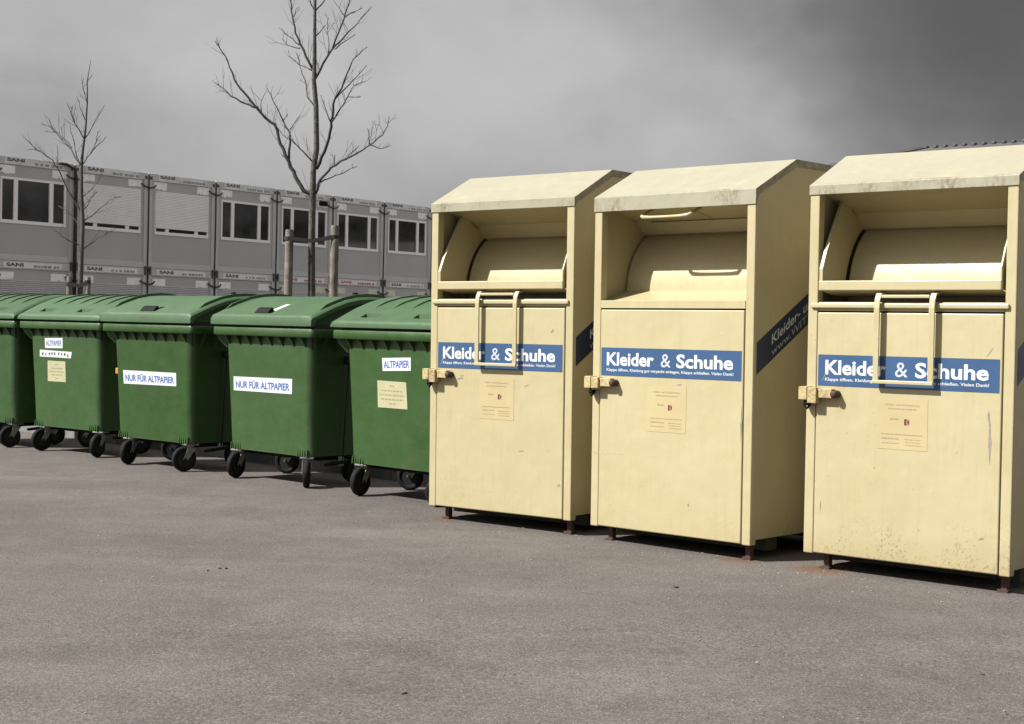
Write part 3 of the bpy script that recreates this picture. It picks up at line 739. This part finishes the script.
    for n_, (cx, cy) in enumerate(((.205, .185), (BW - .205, .185), (.205, BD - .15), (BW - .205, BD - .15))):
        bm = bmesh.new()
        for q in range(5):
            xx = cx - .055 + q * .0275; y0 = cy - .052 if cy < .4 else cy - .04
            add_box(bm, xx - .004, xx + .004, y0, y0 + .09, BZ0 - .006, BZ0 + .030, 0)
        if n_ < 2:
            for q in range(5):
                xx = cx - .055 + q * .0275; add_prism(bm, [(front_y(.23) - .008, BZ0 - .004), (front_y(.23) + .03, BZ0 - .004), (front_y(.27) + .01, .275), (front_y(.27) - .002, .275)], xx - .004, xx + .004)
        mesh_obj('corner_ribs', bm, GREEN, r)['kind'] = 'stuff'
        if n_ < 2: px, py = contacts[n_]; caster(r, px + .05 * math.cos(yaws[n_]), py + .05 * math.sin(yaws[n_]), yaws[n_])
        else: caster(r, cx, cy, yaws[n_])
    return r
BIN_POSE = {1: (-5.46, 14.69, -.66), 2: (-4.4563, 13.9491, -.6948), 3: (-3.423, 12.8726, -.7279), 4: (-2.3217, 11.9506, -.7712), 5: (-1.2795, 10.9318, -.7875)}
b1 = paper_bin(BIN_POSE[1], 'green paper bin cut off by the left edge of the picture', 'ribbed', (1.6, 1.4, 1.0, .5), 1, ((.22, .12), (1.03, .105)))
b2 = paper_bin(BIN_POSE[2], 'green paper bin with a small white sticker, torn strip and pale notice', 'ribbed', (1.5, 1.95, .3, .9), 2, ((.24, .10), (1.08, .10)))
b3 = paper_bin(BIN_POSE[3], 'green paper bin, third from left, with wide white sticker and bare lid pocket', 'smooth', (1.93, 1.3, .8, .2), 3, ((.27, .10), (1.03, .10)))
b4 = paper_bin(BIN_POSE[4], 'green paper bin with wide white sticker and a white patch on its lid', 'smooth', (1.86, 2.42, .6, 1.2), 4, ((.21, .095), (1.08, .095)))
b5 = paper_bin(BIN_POSE[5], 'green paper bin partly behind a clothing bank, with small sticker and pale notice', 'ribbed', (1.8, .9, .6, .3), 5, ((.235, .095), (1.06, .10)))
sticker(b2, BIN_POSE[2], [(45, 338), (62.8, 338), (62.8, 348.3), (45.3, 348)], STICKER, 'sticker', 'ALTPAPIER', BLUE_INK, .01, (.06, .24))
ts = sticker(b2, BIN_POSE[2], [(40, 349.6), (72, 352), (71, 358.4), (40, 356.4)], STICKER, 'torn_strip')
sticker(b2, BIN_POSE[2], [(47.8, 360.5), (65.5, 361.5), (66, 382.2), (48, 381)], PAPER2, 'notice', rows=[(.80, .42, .58, .05), (.62, .2, .85, .05), (.46, .1, .9, .05), (.30, .2, .8, .05), (.14, .4, .6, .05)])
sticker(b3, BIN_POSE[3], [(123.3, 370), (176.3, 373), (176.5, 386.3), (124, 383.5)], STICKER, 'sticker', 'NUR FÜR ALTPAPIER', BLUE_INK, .028, (.04, .20))
sticker(b4, BIN_POSE[4], [(233.8, 376.3), (292.4, 379), (292, 394.2), (234, 390.2)], STICKER, 'sticker', 'NUR FÜR ALTPAPIER', BLUE_INK, .028, (.04, .20))
sticker(b5, BIN_POSE[5], [(382.2, 358), (411, 357.5), (411, 370.8), (383, 371)], STICKER, 'sticker', 'ALTPAPIER', BLUE_INK, .02, (.05, .22))
sticker(b5, BIN_POSE[5], [(377.5, 380.3), (406.3, 382.4), (407.7, 409.5), (378.2, 407.2)], PAPER2, 'notice', rows=[(.80, .42, .58, .05), (.62, .15, .85, .05), (.46, .08, .92, .05), (.30, .12, .88, .05), (.14, .4, .6, .05)])
# scribbled dark bits on the torn strip
bm = bmesh.new(); rr = random.Random(5)
for q in range(9):
    u = 42 + q * 3.2 + rr.uniform(-.6, .6); v = 351 + (u - 40) * .07 + rr.uniform(0, 1.5)
    P = [solve_local(BIN_POSE[2], u + dx, v + dy) for dx, dy in ((0, 0), (rr.uniform(.8, 1.8), .2), (rr.uniform(.6, 1.6), 3.0), (.2, 2.6))]
    bm.faces.new([bm.verts.new(on_front(.0030)(Vector((x, 0, z)))) for x, z in P])
mesh_obj('worn_print', bm, GREEN, ts)['kind'] = 'stuff'
box('reflector', b3, ORANGE, .035, .10, .12, .18, .74, .79, .006)

# ------------------------------------------------------------------ office containers behind
FA = .6083; FX = Vector((math.sin(FA), math.cos(FA), 0)); FR = math.pi / 2 - FA
MW, MH = 2.44, 2.5156
JX = Vector((-9.7413, 41.1146, 0))
def ribs(bm, x0, x1, z0, z1, y, n):
    h = (z1 - z0) / n
    for i in range(n): add_prism(bm, [(y, z0 + i * h + .004), (y - .012, z0 + i * h + h * .3), (y - .012, z0 + i * h + h * .7), (y, z0 + (i + 1) * h - .004), (y + .01, z0 + (i + 1) * h - .004), (y + .01, z0 + i * h + .004)], x0, x1)
def patch(parent, x0, x1, z0, z1, mat, seed):
    rr = random.Random(seed); bm = bmesh.new(); n = 7
    top = [(x0 + (x1 - x0) * i / n, z1) for i in range(n + 1)]; bot = [(x0 + (x1 - x0) * i / n, z0 + rr.uniform(0, .35) * (z1 - z0) * (1 if i % 2 else .4)) for i in range(n + 1)]
    for i in range(n):
        A = [bm.verts.new((x, -.006, z)) for x, z in (top[i], top[i + 1], bot[i + 1], bot[i])]; bm.faces.new(A)
    mesh_obj('patch', bm, mat, parent)
def module(i, level, label, shut, extra=None):
    p = JX + FX * (i * MW); r = empty('office_container', (p.x, p.y, level * MH), FR, label, 'container', 'grey office containers stacked two high')
    w = MW - .012; dp = 6.0
    # frame
    for x0, x1 in ((.0, .13), (w - .13, w)): box('corner_post', r, MODF, x0, x1, -.02, .14, .002, MH - .004, .012)
    box('top_rail', r, MODF, .131, w - .131, -.016, .13, MH - .20, MH - .004, .01)
    box('bottom_rail', r, MODF, .131, w - .131, -.016, .13, .002, .15, .01)
    box('roof_sheet', r, MODF, .05, w - .05, .141, dp, MH - .12, MH - .01, 0)
    for x0, x1 in ((.02, .10), (w - .10, w - .02)): box('side_wall', r, MOD, x0, x1, .141, dp, .004, MH - .121, 0)
    wx0, wx1, wz0, wz1 = .235, w - .235, .90, 2.02
    bm = bmesh.new()
    add_box(bm, .131, wx0, .012, .07, .151, MH - .201); add_box(bm, wx1, w - .131, .012, .07, .151, MH - .201)
    add_box(bm, wx0, wx1, .012, .07, .151, wz0); add_box(bm, wx0, wx1, .012, .07, wz1, MH - .201)
    mesh_obj('wall', bm, MOD, r)
    wd = wx1 - wx0
    m = [0, .055, .055 + .335, .055 + .335 + .12, wd - .055 - .335 - .12, wd - .055 - .335, wd - .055, wd]
    win = bmesh.new()
    add_box(win, wx0 + .001, wx1 - .001, -.012, .06, wz0 + .001, wz0 + .085, .006); add_box(win, wx0 + .001, wx1 - .001, -.004, .06, wz1 - .06, wz1 - .001, .006)
    for a, b in ((m[0] + .001, m[1]), (m[2], m[3]), (m[4], m[5]), (m[6], m[7] - .001)): add_box(win, wx0 + a, wx0 + b, -.006, .06, wz0 + .086, wz1 - .061, .006)
    wo = mesh_obj('window', win, WINF, r)
    zt = wz1 - .061
    for a, b in ((m[1], m[2]), (m[3], m[4]), (m[5], m[6])): box('pane', wo, GLASS, wx0 + a, wx0 + b, .030, .036, wz0 + .086, zt, 0)
    if shut:
        bm = bmesh.new(); ribs(bm, wx0 + .02, wx1 - .02, wz0 + .17 if shut == 1 else wz0 + .02, wz1 + .04, -.016, 24); add_box(bm, wx0 + .021, wx1 - .021, -.013, -.008, wz0 + .172 if shut == 1 else wz0 + .022, wz1 + .038); mesh_obj('shutter', bm, SHUT if shut == 1 else SHUTD, r)
    # name strip and print
    if level == 0:
        st = box('name_strip', r, PLATE, .34, w - .34, -.022, -.017, MH - .17, MH - .035, 0); yy = -.024; zz = MH - .15
        text_obj('lettering', 'SANI', SOFT_INK if extra != 'red' else REDP, st, .42, .92, zz + .01, zz + .10, yy, .045)
    else:
        st = box('name_strip', r, PLATE3, .34, w - .34, -.0205, -.017, MH - .185, MH - .02, 0); yy = -.022; zz = MH - .16
        text_obj('lettering', 'SANI', SOFT_INK, st, .40, .92, zz + .04, zz + .125, yy, .045)
    bm = bmesh.new(); rr = random.Random(i * 3 + level); x = 1.22
    while x < w - .42:
        ww = rr.uniform(.05, .12); q = [(x, zz + .0), (x + ww, zz + .0), (x + ww, zz + .06), (x, zz + .06)]; bm.faces.new([bm.verts.new((a, yy, b)) for a, b in q]); x += ww + rr.choice((.02, .02, .07))
    mesh_obj('small_print', bm, GREY_PRINT if extra != 'red' else REDP, st)['kind'] = 'stuff'
    pm = PLATEY if (level == 0 and i >= 2) else PLATE2
    off = 0 if level else -.06
    z1 = MH - .215 + off; patch_root = r
    for x0, x1, sd in ((.20, .66, i * 7 + 1), (w - .66, w - .20, i * 7 + 2)):
        rr = random.Random(sd + level * 50); bm = bmesh.new(); n = 7
        xs = [x0 + (x1 - x0) * q / n for q in range(n + 1)]; bot = [z1 - .16 - rr.uniform(0, .06) for q in xs]
        for q in range(n):
            bm.faces.new([bm.verts.new((a, .009, b)) for a, b in ((xs[q], z1), (xs[q + 1], z1), (xs[q + 1], bot[q + 1]), (xs[q], bot[q]))])
            bm.faces.new([bm.verts.new((a, .0105, b)) for a, b in ((xs[q], z1), (xs[q + 1], z1), (xs[q + 1], bot[q + 1]), (xs[q], bot[q]))])
        mesh_obj('patch', bm, pm, r)
    # cable drop at the right-hand joint
    xj = w + .006
    bm = bmesh.new()
    zc = MH - .36 if level else MH - .40
    add_tube(bm, [(xj - .26, -.03, zc + .06), (xj - .16, -.05, zc), (xj, -.06, zc - .035), (xj + .16, -.05, zc - .02), (xj + .25, -.03, zc + .05)], .021, 6)
    if level: add_tube(bm, [(xj, -.04, MH - .05), (xj, -.045, 1.3), (xj - .01, -.04, .05)], .016, 6)
    else: add_tube(bm, [(xj, -.04, MH + .02), (xj, -.045, 1.6), (xj, -.04, .0)], .022, 6)
    mesh_obj('cable', bm, CABLE, r, True)
    bm = bmesh.new()
    if level:
        add_box(bm, xj - .12, xj - .05, -.035, -.021, MH - .17, MH - .09); add_box(bm, xj + .05, xj + .12, -.035, -.021, MH - .17, MH - .09)
    else:
        for (a0, a1, c0, c1) in ((-.11, -.05, -.12, .10), (.05, .11, -.12, .10), (-.05, .05, .05, .10), (-.05, .05, -.12, -.07)): add_box(bm, xj + a0, xj + a1, -.06, -.021, MH - .06 + c0, MH - .06 + c1)
    mesh_obj('connector', bm, CONN, r)
    if extra == 'pipe':
        tube('downpipe', r, CABLE, [(xj - .50, -.03, MH - .03), (xj - .30, -.07, MH - .04), (xj - .06, -.10, MH - .14), (xj - .01, -.11, MH - .35), (xj - .01, -.11, 1.0), (xj - .02, -.11, -1.2)], .035, 10)
    if extra == 'plate': box('plate', r, BLACK, w - .60, w - .24, -.032, -.017, MH - .36, MH - .22, .004)
    return r
UPL = {-3: ('upper office container only a sliver of which shows at the left edge', 0, None),
       -2: ('upper office container at far left with unshuttered window and downpipe at its right corner', 0, 'pipe'),
       -1: ('upper office container with closed shutter, behind the small bare tree', 1, None),
       0: ('upper office container with closed shutter, between the two bare trees', 1, None),
       1: ('upper office container with uncovered window, just left of the staked tree', 0, None),
       2: ('upper office container directly behind the staked tree, with black plate by its roof', 0, 'plate'),
       3: ('upper office container second left of the clothing banks, beside the right stake', 0, None),
       4: ('upper office container partly hidden by the nearest cream clothing bank on its right', 0, None)}
LOW = {-3: 'lower office container only a sliver of which shows at the left edge', -2: 'lower office container at far left under the one with the downpipe',
       -1: 'lower office container behind the small bare tree trunk, above the bin lids', 0: 'lower office container under the shuttered one between the two trees',
       1: 'lower office container just left of the staked tree, above the bin lids', 2: 'lower office container behind the staked tree with red print on its strip',
       3: 'lower office container with red print, right of the right stake', 4: 'lower office container touching the left edge of the clothing banks'}
for i in UPL:
    module(i, 0, LOW[i], 2, 'red' if i in (2, 3) else None); module(i, 1, *UPL[i])

# ------------------------------------------------------------------ bare trees
def tree(label, zdepth, trunk, branches, ox, oy, sc, trunk_r, name_seed, wob, tw, twl=1.0):
    rnd = random.Random(name_seed)
    P = lambda q, dz=0: at_depth(ox + q[0] / sc, oy + q[1] / sc, zdepth + dz)
    base = P(trunk[0][0]); g = Vector((base.x, base.y, 0))
    r = empty('bare_tree', g, 0, label, 'tree')
    bm = bmesh.new(); pts = [Vector((0, 0, -.02)), Vector((0.0, 0, .3))] + [P(q) - g for q, rr_ in trunk]
    rads = [trunk_r * 1.35, trunk_r * 1.12] + [rr_ for q, rr_ in trunk]
    # refine the trunk so that it is not a straight pole
    add_tube(bm, pts, rads, 12); mesh_obj('trunk', bm, BARK, r, True)
    paths = []
    for br in branches:
        pts, r0 = br[0], br[1]; n = len(pts); dirn = rnd.uniform(-1, 1) * wob; d0 = 0
        if len(br) > 2: d0, dirn = paths[br[2]][1](pts[0]), rnd.uniform(-1, 1) * wob * .6
        L = [0]
        for a, b in zip(pts, pts[1:]): L.append(L[-1] + math.hypot(b[0] - a[0], b[1] - a[1]))
        tot = L[-1] / sc / FPX * zdepth
        def dep(i, L=L, d0=d0, dirn=dirn): return d0 + dirn * L[i] / sc / FPX * zdepth
        W3 = [P(q, dep(i)) - g for i, q in enumerate(pts)]
        def near(q, pts=pts, dep=dep):
            j = min(range(len(pts)), key=lambda t: (pts[t][0] - q[0]) ** 2 + (pts[t][1] - q[1]) ** 2); return dep(j)
        rad = [max(tw, r0 * (1 - .80 * L[i] / L[-1])) for i in range(n)]
        F3, FR_ = [W3[0]], [rad[0]]                      # kinks between the joints
        for i in range(1, n):
            seg = (W3[i] - W3[i - 1]).length
            for t in (.34, .68):
                F3.append(W3[i - 1].lerp(W3[i], t) + Vector((rnd.uniform(-1, 1), rnd.uniform(-1, 1), rnd.uniform(-1, 1))) * seg * .045); FR_.append(rad[i - 1] + (rad[i] - rad[i - 1]) * t * rnd.uniform(.85, 1.25))
            F3.append(W3[i]); FR_.append(rad[i])
        bm = bmesh.new(); add_tube(bm, F3, FR_, 7)
        # short side twigs, some forked
        for i in range(1, n):
            for _ in range(3 if n > 4 else 2):
                if rnd.random() < .85:
                    t = rnd.random(); s0 = W3[i - 1].lerp(W3[i], t); ax = (W3[i] - W3[i - 1]).normalized()
                    side = Vector((rnd.uniform(-1, 1), rnd.uniform(-1, 1), rnd.uniform(-.1, 1))).normalized()
                    d = (ax * .8 + side * .9).normalized(); ln = rnd.uniform(.05, .28) * twl * (.5 if i == n - 1 else 1)
                    k = Vector((rnd.uniform(-.3, .3), rnd.uniform(-.3, .3), .3)); s1 = s0 + d * ln * .45; s2 = s1 + (d + k).normalized() * ln * .55
                    add_tube(bm, [s0, s1, s2], [tw * .8, tw * .62, tw * .35], 5)
                    if rnd.random() < .6:
                        d2 = (d - k * 1.6 + side * .4).normalized(); add_tube(bm, [s1, s1 + d2 * ln * .25, s1 + (d2 + Vector((0, 0, .3))) * ln * .42], [tw * .6, tw * .5, tw * .3], 5)
        paths.append((W3, near)); mesh_obj('branch', bm, TWIG, r, True)
    return r
T1 = [((404, 1086), .036), ((404, 900), .034), ((406, 780), .033), ((408, 705), .032), ((410, 620), .028), ((422, 540), .027), ((421, 460), .026), ((420, 385), .025), ((412, 290), .022), ((415, 210), .020), ((415, 100), .016), ((417, 0), .013), ((415, -110), .009), ((421, -230), .005), ((424, -330), .003)]
B1 = [([(408, 705), (375, 690), (345, 640), (322, 585), (290, 520), (270, 450), (235, 425), (205, 390), (160, 335), (125, 290), (100, 220), (72, 175), (55, 148)], .022),
      ([(205, 390), (165, 375), (115, 350), (85, 320), (45, 290)], .011, 0), ([(322, 585), (325, 480), (290, 415), (262, 360), (240, 310)], .013, 0),
      ([(325, 470), (345, 440), (362, 418)], .006, 2), ([(405, 583), (375, 550), (345, 520), (300, 490), (282, 462)], .008), ([(300, 440), (318, 412)], .005, 2), ([(222, 405), (222, 365), (235, 340)], .006, 0),
      ([(418, 700), (435, 650), (475, 605), (530, 575), (575, 550), (615, 525), (660, 490), (680, 455), (685, 422)], .016),
      ([(615, 525), (655, 538), (692, 525)], .007, 7), ([(615, 522), (607, 465)], .006, 7), ([(432, 662), (490, 635), (570, 602)], .008, 7), ([(487, 600), (487, 560)], .005, 7), ([(530, 573), (575, 528)], .005, 7),
      ([(422, 610), (450, 550), (470, 480), (480, 420), (487, 360), (515, 315), (540, 250), (557, 212), (605, 170)], .018),
      ([(478, 440), (510, 390), (535, 350), (557, 310), (598, 295)], .009, 13), ([(487, 360), (525, 320), (570, 275), (605, 235)], .009, 13), ([(472, 440), (455, 395), (437, 345)], .007, 13), ([(535, 350), (580, 352)], .005, 13),
      ([(416, 285), (445, 230), (480, 175), (520, 135), (570, 85), (622, 25)], .014), ([(480, 175), (505, 110), (525, 50), (542, 0), (552, -70), (570, -150)], .010, 18), ([(490, 178), (560, 125)], .006, 18), ([(465, 192), (460, 110), (465, 65)], .006, 18), ([(525, 60), (590, 28)], .006, 19), ([(520, 55), (497, 20)], .005, 19),
      ([(408, 250), (375, 180), (345, 120), (335, 60), (327, 0), (315, -80), (290, -160)], .013), ([(365, 165), (320, 130), (285, 100)], .006, 24), ([(362, 175), (320, 165), (295, 140)], .006, 24), ([(405, 255), (360, 235), (318, 203)], .007),
      ([(415, 385), (388, 350), (385, 310), (365, 250), (350, 190)], .008), ([(340, 60), (350, 30)], .005, 24), ([(417, 45), (398, 0), (380, -60)], .007), ([(417, 40), (450, 5), (470, -60)], .007), ([(420, 130), (455, 90)], .006), ([(416, -60), (450, -120), (470, -190)], .006), ([(418, -120), (390, -190), (375, -240)], .005)]
tree('taller bare tree held between two wooden stakes behind the bins', 15.0, T1, B1, 200, 0, 3.62, .036, 11, .55, .0028)
T2 = [((174, 716), .060), ((178, 600), .052), ((182, 500), .048), ((178, 420), .042), ((178, 340), .036), ((182, 290), .030), ((190, 230), .024), ((195, 150), .017), ((195, 90), .012), ((205, 30), .006)]
B2 = [([(178, 345), (150, 290), (105, 240), (75, 190)], .020), ([(150, 285), (110, 238), (70, 235)], .010, 0), ([(178, 470), (160, 440), (140, 410), (118, 360), (95, 320), (60, 295), (15, 258)], .022),
      ([(188, 260), (160, 215), (135, 155)], .015), ([(190, 205), (175, 170), (170, 145)], .010), ([(180, 335), (205, 300), (250, 250)], .014), ([(190, 255), (215, 210), (245, 160)], .012),
      ([(180, 480), (205, 430), (225, 410)], .012), ([(181, 500), (220, 470), (260, 435), (290, 425)], .016), ([(179, 580), (225, 545), (275, 520)], .014), ([(178, 570), (130, 545), (95, 520)], .012), ([(195, 90), (208, 75)], .008),
      ([(178, 345), (160, 290), (145, 215)], .012), ([(110, 345), (108, 275)], .008, 2), ([(193, 150), (182, 110), (184, 80)], .008), ([(178, 430), (215, 395), (240, 360)], .010), ([(105, 240), (90, 225), (62, 215)], .008, 0), ([(150, 290), (128, 262), (118, 220)], .008, 0), ([(179, 520), (150, 480), (112, 452)], .010), ([(205, 300), (222, 262), (226, 235)], .008, 5), ([(160, 215), (150, 180), (152, 160)], .007, 3), ([(60, 295), (40, 288), (22, 290)], .008, 2)]
tree('slim bare tree close to the grey containers, far left', 34.0, T2, B2, 20, 50, 2.9, .062, 23, .6, .0062, 1.9)

def stake(u, vtop, z, rad, label):
    p = at_depth(u, vtop, z); bm = bmesh.new()
    pts = [Vector((0, 0, -.02)), Vector((.0, .0, p.z * .5)), Vector((.006, 0, p.z - .02)), Vector((.006, 0, p.z))]
    add_tube(bm, pts, [rad, rad, rad * .97, rad * .86], 14); o = mesh_obj('tree_stake', bm, STAKE, None, True); o.location = (p.x, p.y, 0)
    mo = o.modifiers.new('e', 'EDGE_SPLIT'); mo.split_angle = R(40)
    tag(o, label, 'stake', 'wooden stakes beside the trees'); return p
z1 = 15.0
sl = stake(289, 229.5, z1 - .05, .041, 'wooden stake left of the taller tree, standing above the bin lids')
sr = stake(334.5, 225.5, z1 - .05, .041, 'wooden stake right of the taller tree, slightly higher than its partner')
sm1 = stake(69, 276.5, 33.9, .055, 'short pale stake left of the slim tree near the downpipe')
sm2 = stake(88, 277, 33.9, .055, 'short pale stake right of the slim tree with dark tie')
def tie(label, z, a, b, t, h, th):
    A, T_, B = at_depth(a[0], a[1], z), at_depth(t[0], t[1], z), at_depth(b[0], b[1], z)
    bm = bmesh.new()
    for p, q in ((A, T_), (T_, B)):
        d = (q - p); n = Vector((-d.y, d.x, 0)).normalized() * th
        for yo in (-1, 1):
            o_ = n * (yo * 3.2)
            v = [p + o_ + Vector((0, 0, -h)), q + o_ + Vector((0, 0, -h)), q + o_ + Vector((0, 0, h)), p + o_ + Vector((0, 0, h))]
            A_ = [bm.verts.new(x + n * .5) for x in v]; B_ = [bm.verts.new(x - n * .5) for x in v]
            bm.faces.new(A_); bm.faces.new(B_[::-1])
            for i in range(4): bm.faces.new((A_[i], A_[(i + 1) % 4], B_[(i + 1) % 4], B_[i]))
    for c_ in (A, B): 
        add_tube(bm, [c_ - Vector((0, 0, h)), c_ + Vector((0, 0, h))], th * 3.9, 14)
    o = mesh_obj('tree_tie', bm, STRAP, None); tag(o, label, 'strap')
tie('black strap tying the taller tree to its two stakes', z1 - .045, (289, 238.5), (334.5, 237), (312, 241), .017, .0125)
tie('dark strap tying the slim far tree to its short stakes', 33.9, (69, 284), (88, 282), (80, 286), .04, .016)

# ------------------------------------------------------------------ hall far behind, its hipped roof just above the last bank
def hall():
    R0 = at_depth(925, 148.2, 55.0); dr = Vector((-.74, .672, 0)); dn = Vector((-.672, -.74, 0))
    Ln, Hw, eave = 24.0, 8.0, 5.2; rise = R0.z - eave
    r = empty('hall', (R0.x, R0.y, 0), math.atan2(-dr.y, -dr.x), 'low dark roofed hall just showing over the nearest clothing bank', 'building')
    # local x = along the ridge towards the right, y = away from the lens
    bm = bmesh.new(); t = .18
    A, B = (0, 0, R0.z), (Ln, 0, R0.z); e = eave
    c = [(-Hw, -Hw, e), (Ln + Hw, -Hw, e), (Ln + Hw, Hw, e), (-Hw, Hw, e)]
    v = [bm.verts.new(p) for p in [A, B] + c]; w = [bm.verts.new((p[0], p[1], p[2] - t)) for p in [A, B] + c]
    for f in ((0, 2, 3, 1), (1, 3, 4), (1, 4, 5, 0), (0, 5, 2)): bm.faces.new([v[i] for i in f]); bm.faces.new([w[i] for i in f][::-1])
    for a, b in ((2, 3), (3, 4), (4, 5), (5, 2)): bm.faces.new((v[a], v[b], w[b], w[a]))
    roof = mesh_obj('roof', bm, ROOFM, r)
    bm = bmesh.new()
    for i in range(48): add_box(bm, i * .36, i * .36 + .12, -.10, .10, R0.z - .02, R0.z + .08, .02, 1)
    mesh_obj('ridge_caps', bm, ROOFM, roof)['kind'] = 'stuff'
    bm = bmesh.new()
    for sy in (-1, 1): add_tube(bm, [(0, 0, R0.z + .02), (-Hw, sy * Hw, e + .02)], .11, 6)
    mesh_obj('hip_cap', bm, ROOFM, roof)
    bm = bmesh.new(); add_box(bm, -Hw + .6, Ln + Hw - .6, -Hw + .6, Hw - .6, 0, e - .02); mesh_obj('wall', bm, HALLW, r)
    for i in range(7): box('window', r, GLASS, -5 + i * 5, -2.6 + i * 5, -Hw + .56, -Hw + .61, 1.4, 3.2, .01)
hall()

# ------------------------------------------------------------------ grit and litter on the asphalt
def grit():
    rr = random.Random(99); bm = bmesh.new()
    for n in range(900):
        x = rr.uniform(-3.2, 3.6); y = rr.uniform(4.6, 11.5)
        if n % 4 == 0:                       # more collects in front of the banks
            b = rr.choice(BANK_POSE); x, y = loc2w(b, rr.uniform(-.2, 1.2), rr.uniform(-.5, .1))
        s = rr.choice((.002, .0025, .003, .003, .004, .006))
        bmesh.ops.create_icosphere(bm, subdivisions=1, radius=s, matrix=Matrix.Translation((x, y, s * .25 - (.004 if y < 6.4 else 0))) @ Matrix.Rotation(rr.uniform(0, 6), 4, 'Z') @ Matrix.Diagonal((rr.uniform(.8, 1.6), rr.uniform(.7, 1.1), .6, 1)))
    o = mesh_obj('grit', bm, STONE, None); tag(o, 'loose pale grit scattered over the asphalt yard', 'grit', kind='stuff')
grit()
LEAF = plain('dry_leaf', (.035, .028, .022), .8, var=.4)
def leaves():
    bm = bmesh.new(); rr = random.Random(12)
    for (u, v, s) in ((220, 569, .009), (226.5, 569, .008), (208, 571, .006), (404, 692, .013), (676, 588, .011), (983, 673, .008), (660, 626, .006), (702, 582, .005)):
        d = ray(u, v); t = -CAMH / d.z; p = Vector((0, 0, CAMH)) + d * t; a = rr.uniform(0, 6)
        q = [(-1, 0, 0), (-.3, .4, .25), (.5, .35, .3), (1.2, 0, .1), (.4, -.4, .28), (-.4, -.35, .2)]
        zo = -.008 if p.y < 6.4 else .001
        A = [bm.verts.new((p.x + s * (x * math.cos(a) - y * math.sin(a)), p.y + s * (x * math.sin(a) + y * math.cos(a)), zo + .004 + s * z * .8)) for x, y, z in q]; bm.faces.new(A)
        B = [bm.verts.new((w_.co.x, w_.co.y, zo)) for w_ in A]; bm.faces.new(B[::-1])
        for i in range(6): bm.faces.new((A[i], A[(i + 1) % 6], B[(i + 1) % 6], B[i]))
    o = mesh_obj('leaf_litter', bm, LEAF, None); tag(o, 'few dark dry leaf scraps lying on the asphalt', 'litter', kind='stuff')
leaves()
